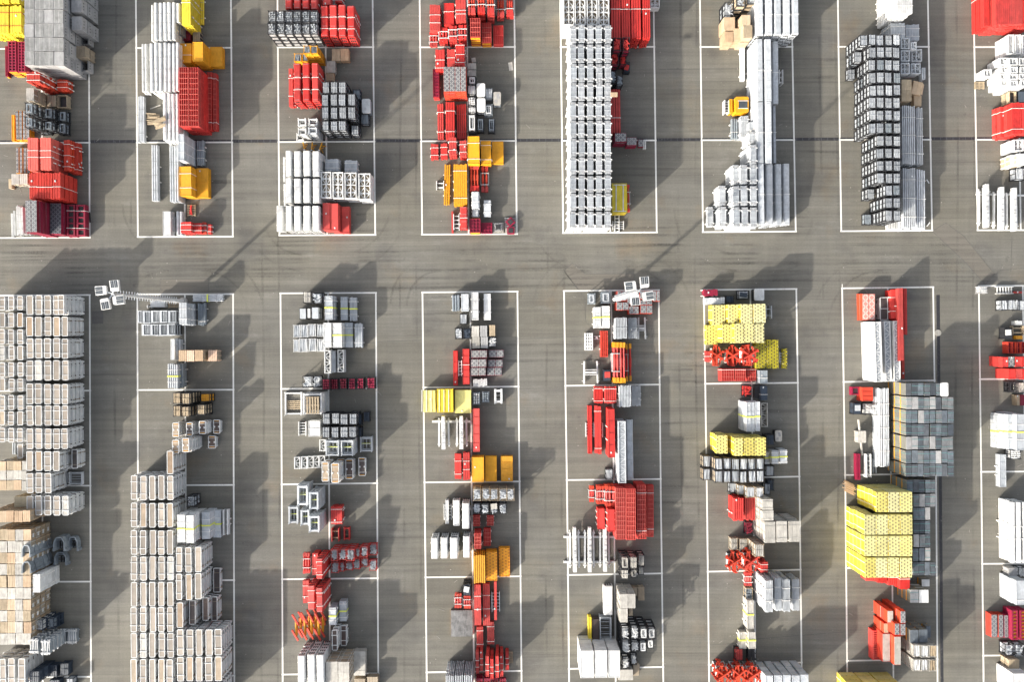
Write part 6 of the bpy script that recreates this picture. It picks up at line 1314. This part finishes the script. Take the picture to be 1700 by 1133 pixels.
st('woodbox', 'pale box under the slanted pole', 1424.5, 716, 1438, 735.5, 1, .8, m=OFFW, n=3); st('grid', 'crimson spiked beam', 1421.5, 754, 1428.5, 797, 1, .5, m=CRIM, nx=1, ny=7, rail=.16); st('sticks', 'thin pale batten beside the crimson beam', 1430, 765, 1434, 784, 1, .15, m=WOOD, n=1, a0=1.57, spread=.01); st('ladder', 'white beam with a comb edge', 1438.5, 754.5, 1447, 793.5, 1, .6, n=5); st('ladder', 'thin white side frame', 1449, 762, 1455, 786, 1, .3, n=2, m=SIL)
for a, b, n in ((1454, 1459, 2), (1459.7, 1465.2, 3), (1466, 1471, 3), (1471.7, 1476.7, 3)): st('tubes', 'long silver corrugated tube stack', a, 645, b, 777, n, .4, m=SIL, n=2, strap=(.2, .35, .5, .65, .8), br=())
sm = [SLATE, SLATE, mat('pale_slate_sheet', (.25, .26, .27), (.19, .20, .215), dirt=.45), SLATE, mat('bluish_sheet', (.20, .235, .27), (.13, .155, .185), dirt=.5), SLATE, SLATE, MATS['pale_slate_sheet'], GREY, SLATE, MATS['bluish_sheet'], mat('cream_sheet', (.50, .45, .35), (.46, .43, .36), dirt=.4)]
def sv(r, c, i, m): return dict(m=sm[(r * 5 + c * 7 + r * r * 3 + c * c * 5) % 12], st=BLUESTR if (r * 3 + c * 5) % 4 else None)
XS = [(1504, 1513.6), (1514, 1523.8), (1524.2, 1533.6), (1534, 1543.5), (1544, 1553.5), (1554, 1563.5), (1564, 1573.3), (1574, 1583.3)]
grid('slate', 'strapped slate-coloured pallet load', XS, [(637, 657.5), (659.5, 680.3), (681.7, 703), (704.5, 724.5), (725.8, 747.3), (748.8, 770), (771.5, 792)], 3, 1.0, counts={(0, 7): 0}, vary=sv)
st('cover', 'crumpled white plastic over a pallet load', 1562, 636, 1573, 658, 1, .3, m=WHT); UNITS[-1]['o'].location = (*P(1567.5, 647, 3.2), 3.02)
XS2 = [(1505.5, 1515.3), (1516, 1525.3), (1526, 1535.3), (1536, 1544.3), (1545, 1553.5)]
k2_ = {(1, 0): 0, (2, 0): 0, (2, 4): 0, (3, 0): 0, (3, 4): 0, (4, 0): 0, (4, 4): 0, (5, 0): 0, (5, 4): 0, (6, 0): 0}
grid('slate', 'sheet-covered pallet load of the narrow block', XS2, [(797.5, 819), (820.8, 842), (843.8, 864.5), (865.5, 887), (888, 909.5), (911, 932.5), (934, 956)], 3, .9, counts=k2_, vary=lambda r, c, i, m: sv(r + 3, c + 2, i, m))
YX = [(1435.6, 1454), (1455, 1473.7), (1475, 1494), (1495.2, 1514.5)]
grid('perf', 'yellow perforated plate pack of the big block', YX, [(817.5, 851), (855.5, 888.5), (891, 924.5), (927.3, 960)], 5, .70, counts={(0, 0): 0}, vary=lambda r, c, i, m: dict(m=PERFY if (r * 3 + c) % 4 == 1 else PERFP), n=4)
st('sticks', 'tan planks tied in a slanted bundle', 1402, 800, 1423, 822, 1, .6, m=TAN, n=12, a0=-.45, spread=.02)
for a, b, y0, y1, n in ((1438, 1453, 955, 966, 2), (1457, 1473, 955, 970, 2), (1475, 1492, 956, 973, 2), (1494, 1510.5, 958, 980.5, 3)): st('bars', 'red slat stack below the yellow block', a, y0, b, y1, n, .6, m=RED, n=5, layers=1, gap=.05, strap=(.8,), br=())
st('slate', 'grey sheet-covered load beside the red slats', 1511, 980.5, 1525, 1002.5, 3, .7, m=GREY); st('slate', 'white-topped load beside the red slats', 1526, 980, 1541.5, 1002, 3, .7, m=WHT, st=None); st('slate', 'half white load near the red slats', 1530, 963, 1543, 975, 1, .7, m=WHT, st=None)
for a, b, y0, y1, n, m_ in ((1473.5, 1483.5, 1015, 1034.5, 4, OFFW), (1494.5, 1503.5, 1016, 1036, 5, PLATEP), (1467.5, 1475.5, 1036, 1052, 3, WOOD), (1485.5, 1494, 1037, 1056, 5, PLATEP), (1495, 1504, 1037, 1056.5, 5, PLATEP)): st('plate', 'red-sided tall box with a pale lid', a, y0, b, y1, n, .62, m=m_, rim=ORED, t=.62)
st('plate', 'beige-topped red long box', 1466, 1053, 1478.3, 1100, 3, .6, m=OFFW, rim=ORED, t=.6); st('plate', 'taller beige-topped red long box', 1485, 1058, 1496, 1105.5, 4, .6, m=GWOOD, rim=ORED, t=.6); st('grid', 'red ladder-like open box', 1449, 1048, 1466, 1097, 1, .8, m=RED, nx=1, ny=13, rail=.16, dark=DARK)
for a, b, y0, y1, n in ((1511, 1525, 1047, 1068.5, 3), (1526, 1540.3, 1046.5, 1068, 3), (1536.5, 1545, 1041, 1060, 1)): st('slate', 'slate-blue sheet load near the mesh crates', a, y0, b, y1, n, .7, m=sm[4], st=None)
for r_, (y0, y1) in enumerate(((1072, 1092), (1096, 1115))):
    for a, b in ((1516.5, 1528), (1529.5, 1541.5), (1543, 1555)): st('still', 'cream mesh cage of curved offcuts', a, y0, b, y1, 4, .62, kind='rods', m=WHT if a < 1540 else WOOD, fr=GWOOD, side=GWOOD)
for a, b in ((1413, 1440), (1442, 1467), (1469, 1500)): st('perf', 'yellow plate pack at the bottom edge', a, 1141, b, 1175, 4, .7, m=PERFY, n=5)
# ---- eighth bay
st('still', 'white mesh bin on the corner line', 1627, 476, 1639.5, 487.5, 1, .7, kind='slats', m=WHT, fr=GREY); st('ladder', 'white ladder along the upper line', 1655, 476, 1683, 488, 1, .3, n=6, turn=True); st('slab', 'red and white barrier piece', 1684, 484, 1697, 487.5, 1, .3, m=RED)
for a, b in ((1663, 1671.5), (1673, 1690), (1692, 1706)): st('still', 'black pallet of bright rods', a, 498, b, 515.5, 1, .9, kind='rods', m=SIL)
st('slab', 'white box with an orange side', 1686, 533, 1697, 540, 1, .6, m=WHT, strap=()); st('slab', 'orange strip below the white box', 1686, 557, 1698, 563.5, 1, .5, m=ORG); st('ladder', 'cream rung frame between white and orange', 1681, 541, 1700, 556, 1, .4, m=WOOD, n=2); st('still', 'black bin with a white bag', 1667, 544, 1680.5, 562.5, 1, .8, kind='box', m=BLK, lid=WHT)
for a in (1674, 1681.5, 1689, 1696.5): st('grid', 'narrow red frame by the picture edge', a, 568, a + 6, 587.5, 1, .8, m=ORED, nx=1, ny=2, dark=CRIM)
for a, b, y0, y1, m_ in ((1664, 1674, 593, 609.5, RED), (1675, 1684.5, 593, 609.5, TAN), (1685.5, 1697, 593, 609.5, RED), (1697.5, 1710, 593, 609.5, RED), (1675, 1686, 613, 629.5, RED), (1687, 1698, 613, 629.5, RED), (1699, 1712, 613, 629.5, RED)): st('slab', 'bright red box with white studs' if m_ is RED else 'patterned box between red ones', a, y0, b, y1, 3, .6, m=m_ if m_ is RED else PLATEP, t=.6)
st('still', 'dark bin with bent white pipe', 1675, 634, 1688, 652, 1, .8, kind='ring', m=BLK); st('still', 'pale bin beside the bent pipe', 1690, 635, 1702, 653, 1, .8, kind='rods', m=OFFW); st('slab', 'thin timber edge with crimson board', 1688, 656, 1693, 674, 1, .7, m=WOOD); st('slab', 'dark crimson board', 1693.5, 656, 1704, 674, 1, .7, m=CRIM)
for a, b, n in ((1650, 1656.3, 1), (1658, 1664.3, 2), (1665.5, 1671.5, 3), (1673.5, 1687, 4), (1688, 1703, 5)): st('slab', 'silver stepped stack with a yellow seam', a, 690 - n * .3, b, 743 + n, n, .55, m=SIL, t=.28, strap=(.3, .72), band=True)
st('still', 'black bin of white stones', 1677, 747.5, 1695, 763.5, 1, .8, kind='blocks', m=WHT); st('slab', 'narrow grey beam on brackets', 1660, 755, 1671, 809.5, 1, .6, m=SIL, br=(.35, .62), split=4)
for a, b in ((1678, 1687.5), (1688.5, 1698), (1699, 1708)): st('tubes', 'cream-white rounded casing', a, 834, b, 937, 3, .6, m=WHT, n=1, strap=(.4, .6), br=(.35, .62))
st('woodbox', 'grey padded box below the casings', 1674.5, 944, 1688.5, 960.5, 1, .9, m=GREY); st('still', 'black bin of white parts at the picture edge', 1690.5, 943, 1704, 960, 1, .8, kind='pipes', m=WHT)
st('slab', 'silver stack with sloping sides', 1687, 965, 1706, 1006, 4, .55, m=SIL, t=.28, strap=(.2,))
for a, b, rm in ((1646, 1656.3, ORED), (1658, 1666, ORED), (1668, 1675, CRIM)): st('plate', 'slanted patterned board with coloured edge' if rm is CRIM else 'patterned board with an orange-red edge', a, 1022, b, 1060, 1, .8, m=PLATE, rim=rm)
for a, b in ((1680, 1690.5), (1694, 1706)): st('grid', 'crimson rack of yellow parts', a, 1015, b, 1064, 2, .6, m=CRIM, nx=1, ny=8, rail=.14, dark=ORG)
for a, b in ((1668.5, 1682.5), (1685, 1700)): st('still', 'grey cage of silver clamps by the lower edge', a, 1071, b, 1090, 1, .9, kind='pipes', m=SIL)
st('woodbox', 'brown plank box by the lower edge', 1675, 1096, 1692, 1115.5, 2, .6, m=WOOD, side=BROWN); st('slab', 'pale blue-white cabinet at the lower edge', 1681, 1119, 1706, 1150, 3, .7, m=WHT, t=.7)
# ================================================================== LIGHT MASTS
def mast(name_label, base, hub, lamps, flat):
    bx, by = P(*base); Z = 12.0
    hx, hy = P(*hub, Z)
    r = bpy.data.objects.new('light_mast', None); C.objects.link(r); r.location = (bx, by, 0); r['label'] = name_label; r['category'] = 'light mast'; r['group'] = 'light masts of the yard'
    dx, dy = hx - bx, hy - by
    f = MB(); f.prism([(.38 * math.cos(a * math.pi / 8), .38 * math.sin(a * math.pi / 8)) for a in range(16)], 0, .35); link('foundation', f.mesh('foundation', OFFW), r)
    p = MB(); p.tube((0, 0, .35), (dx, dy, Z), .19, 12, .09); link('pole', p.mesh('pole', WHT), r)
    g = MB()
    for i in range(24):
        z = 1.6 + i * .42; t = z / Z; g.box(dx * t, dy * t, z, .66, .05, .05, flat)
    link('climbing_rungs', g.mesh('climbing_rungs', SIL), r)
    arm = MB()
    for (lx, ly, a) in lamps:
        X, Y = P(lx, ly, Z); X -= bx; Y -= by
        arm.bar((dx, dy, Z - .05), (X, Y, Z), .08)
    link('crossarm', arm.mesh('crossarm', SIL), r)
    for (lx, ly, a) in lamps:
        X, Y = P(lx, ly, Z); X -= bx; Y -= by
        h = MB(); c = .07; hw, hl = .44, .34
        h.prism([(-hw, -hl + c), (-hw + c, -hl), (hw - .02, -hl - .02), (hw, -hl), (hw, hl), (hw - .02, hl + .02), (-hw + c, hl), (-hw, hl - c)], -.12, .12)
        k = link('lamp_head', h.mesh('lamp_head', WHT), r); k.location = (X, Y, Z); k.rotation_euler = (0, 0, a)
        q = MB()
        for s in (-1, 1): q.box(.13, s * .15, .118, .56, .25, .012)
        link('lamp_glass', q.mesh('lamp_glass', GLASS), k)
        q = MB()
        for s in (-1, 1): q.box(.13, s * .15, .129, .5, .02, .006)
        link('reflector', q.mesh('reflector', SIL), k)
mast('light mast with four white floodlights reaching out beyond the slotted frames', (306, 501), (186.5, 488), [(168.5, 482.5, R(186)), (191, 475, R(97)), (175.5, 505, R(-80)), (197.5, 498.5, R(8))], R(86))
mast('light mast with four white floodlights standing over the patterned red-edged stacks', (1017, 498), (1061, 484), [(1046.5, 475, R(188)), (1069.7, 469, R(95)), (1054.3, 498, R(-84)), (1075.5, 492, R(9))], R(-72))

# ================================================================== LABELS: each says which one
ROWN = ('upper', 'lower')
def layer_word(i, n):
    if n == 1: return ''
    if i == n - 1: return 'topmost of its stack'
    if i == 0: return 'bottom of its stack'
    return '%s up in its stack' % ordw(i + 1)
by = {}
for u in UNITS: by.setdefault((u['look'], u['bay']), []).append(u)
for (look, bay), us in by.items():
    sids = {}
    for u in us: sids.setdefault(u['sid'] if not u['grid'] else ('g', u['sid']), u)
    bayw = '%s %s bay' % (ordw(bay[1] + 1), ROWN[bay[0]])
    plain = sorted((u for u in sids.values() if not u['grid']), key=lambda u: (round(u['py'] / 14), u['px']))
    rows = {}
    for u in plain: rows.setdefault(round(u['py'] / 14), []).append(u)
    where = {}
    rk = sorted(rows)
    for ri, k in enumerate(rk):
        for ci, u in enumerate(rows[k]):
            if len(plain) == 1: t = ''
            elif len(rk) == 1: t = '%s along its row' % ordw(ci + 1)
            elif len(rows[k]) == 1: t = '%s group down' % ordw(ri + 1) if max(len(v) for v in rows.values()) > 1 else '%s one down' % ordw(ri + 1)
            else: t = '%s row, %s along' % (ordw(ri + 1), ordw(ci + 1))
            where[u['sid']] = t
    for u in us:
        if u['grid']:
            r_, c_ = u['grid']; lw = {'topmost of its stack': 'top layer', 'bottom of its stack': 'bottom layer'}.get(layer_word(u['layer'], u['n']), 'layer ' + ordw(u['layer'] + 1) if u['n'] > 1 else '')
            w_ = 'row %s, column %s' % (ordw(r_), ordw(c_))
            s = ', '.join(x for x in (look, lw, w_) if x) + ', ' + bayw
        else:
            lw = layer_word(u['layer'], u['n'])
            s = ', '.join(x for x in (look, lw, where[u['sid']]) if x) + ', ' + bayw
        wn = len(s.replace(',', '').split())
        if wn > 16: s = s.replace(' up in its stack', ' layer').replace('topmost of its stack', 'top layer').replace('bottom of its stack', 'bottom layer')
        if len(s.split()) > 16: s = s.replace(' bay', '')
        if len(s.split()) > 16: s = s.replace(' layer', '')
        if len(s.split()) > 16: s = s.replace(' its row', '').replace(' row,', ',')
        u['o']['label'] = s
        if len(us) > 1: u['o']['group'] = '%ss in the %s' % (look, bayw)
seen = {}
for u in UNITS:
    s = u['o']['label']; seen.setdefault(s, []).append(u)
bad = [s for s, v in seen.items() if len(v) > 1]
lng = [s for s in seen if len(s.split()) > 16]
#print('UNITS', len(UNITS), 'objects', len(bpy.data.objects), 'dup labels', len(bad), bad[:5], 'long', len(lng), lng[:12])
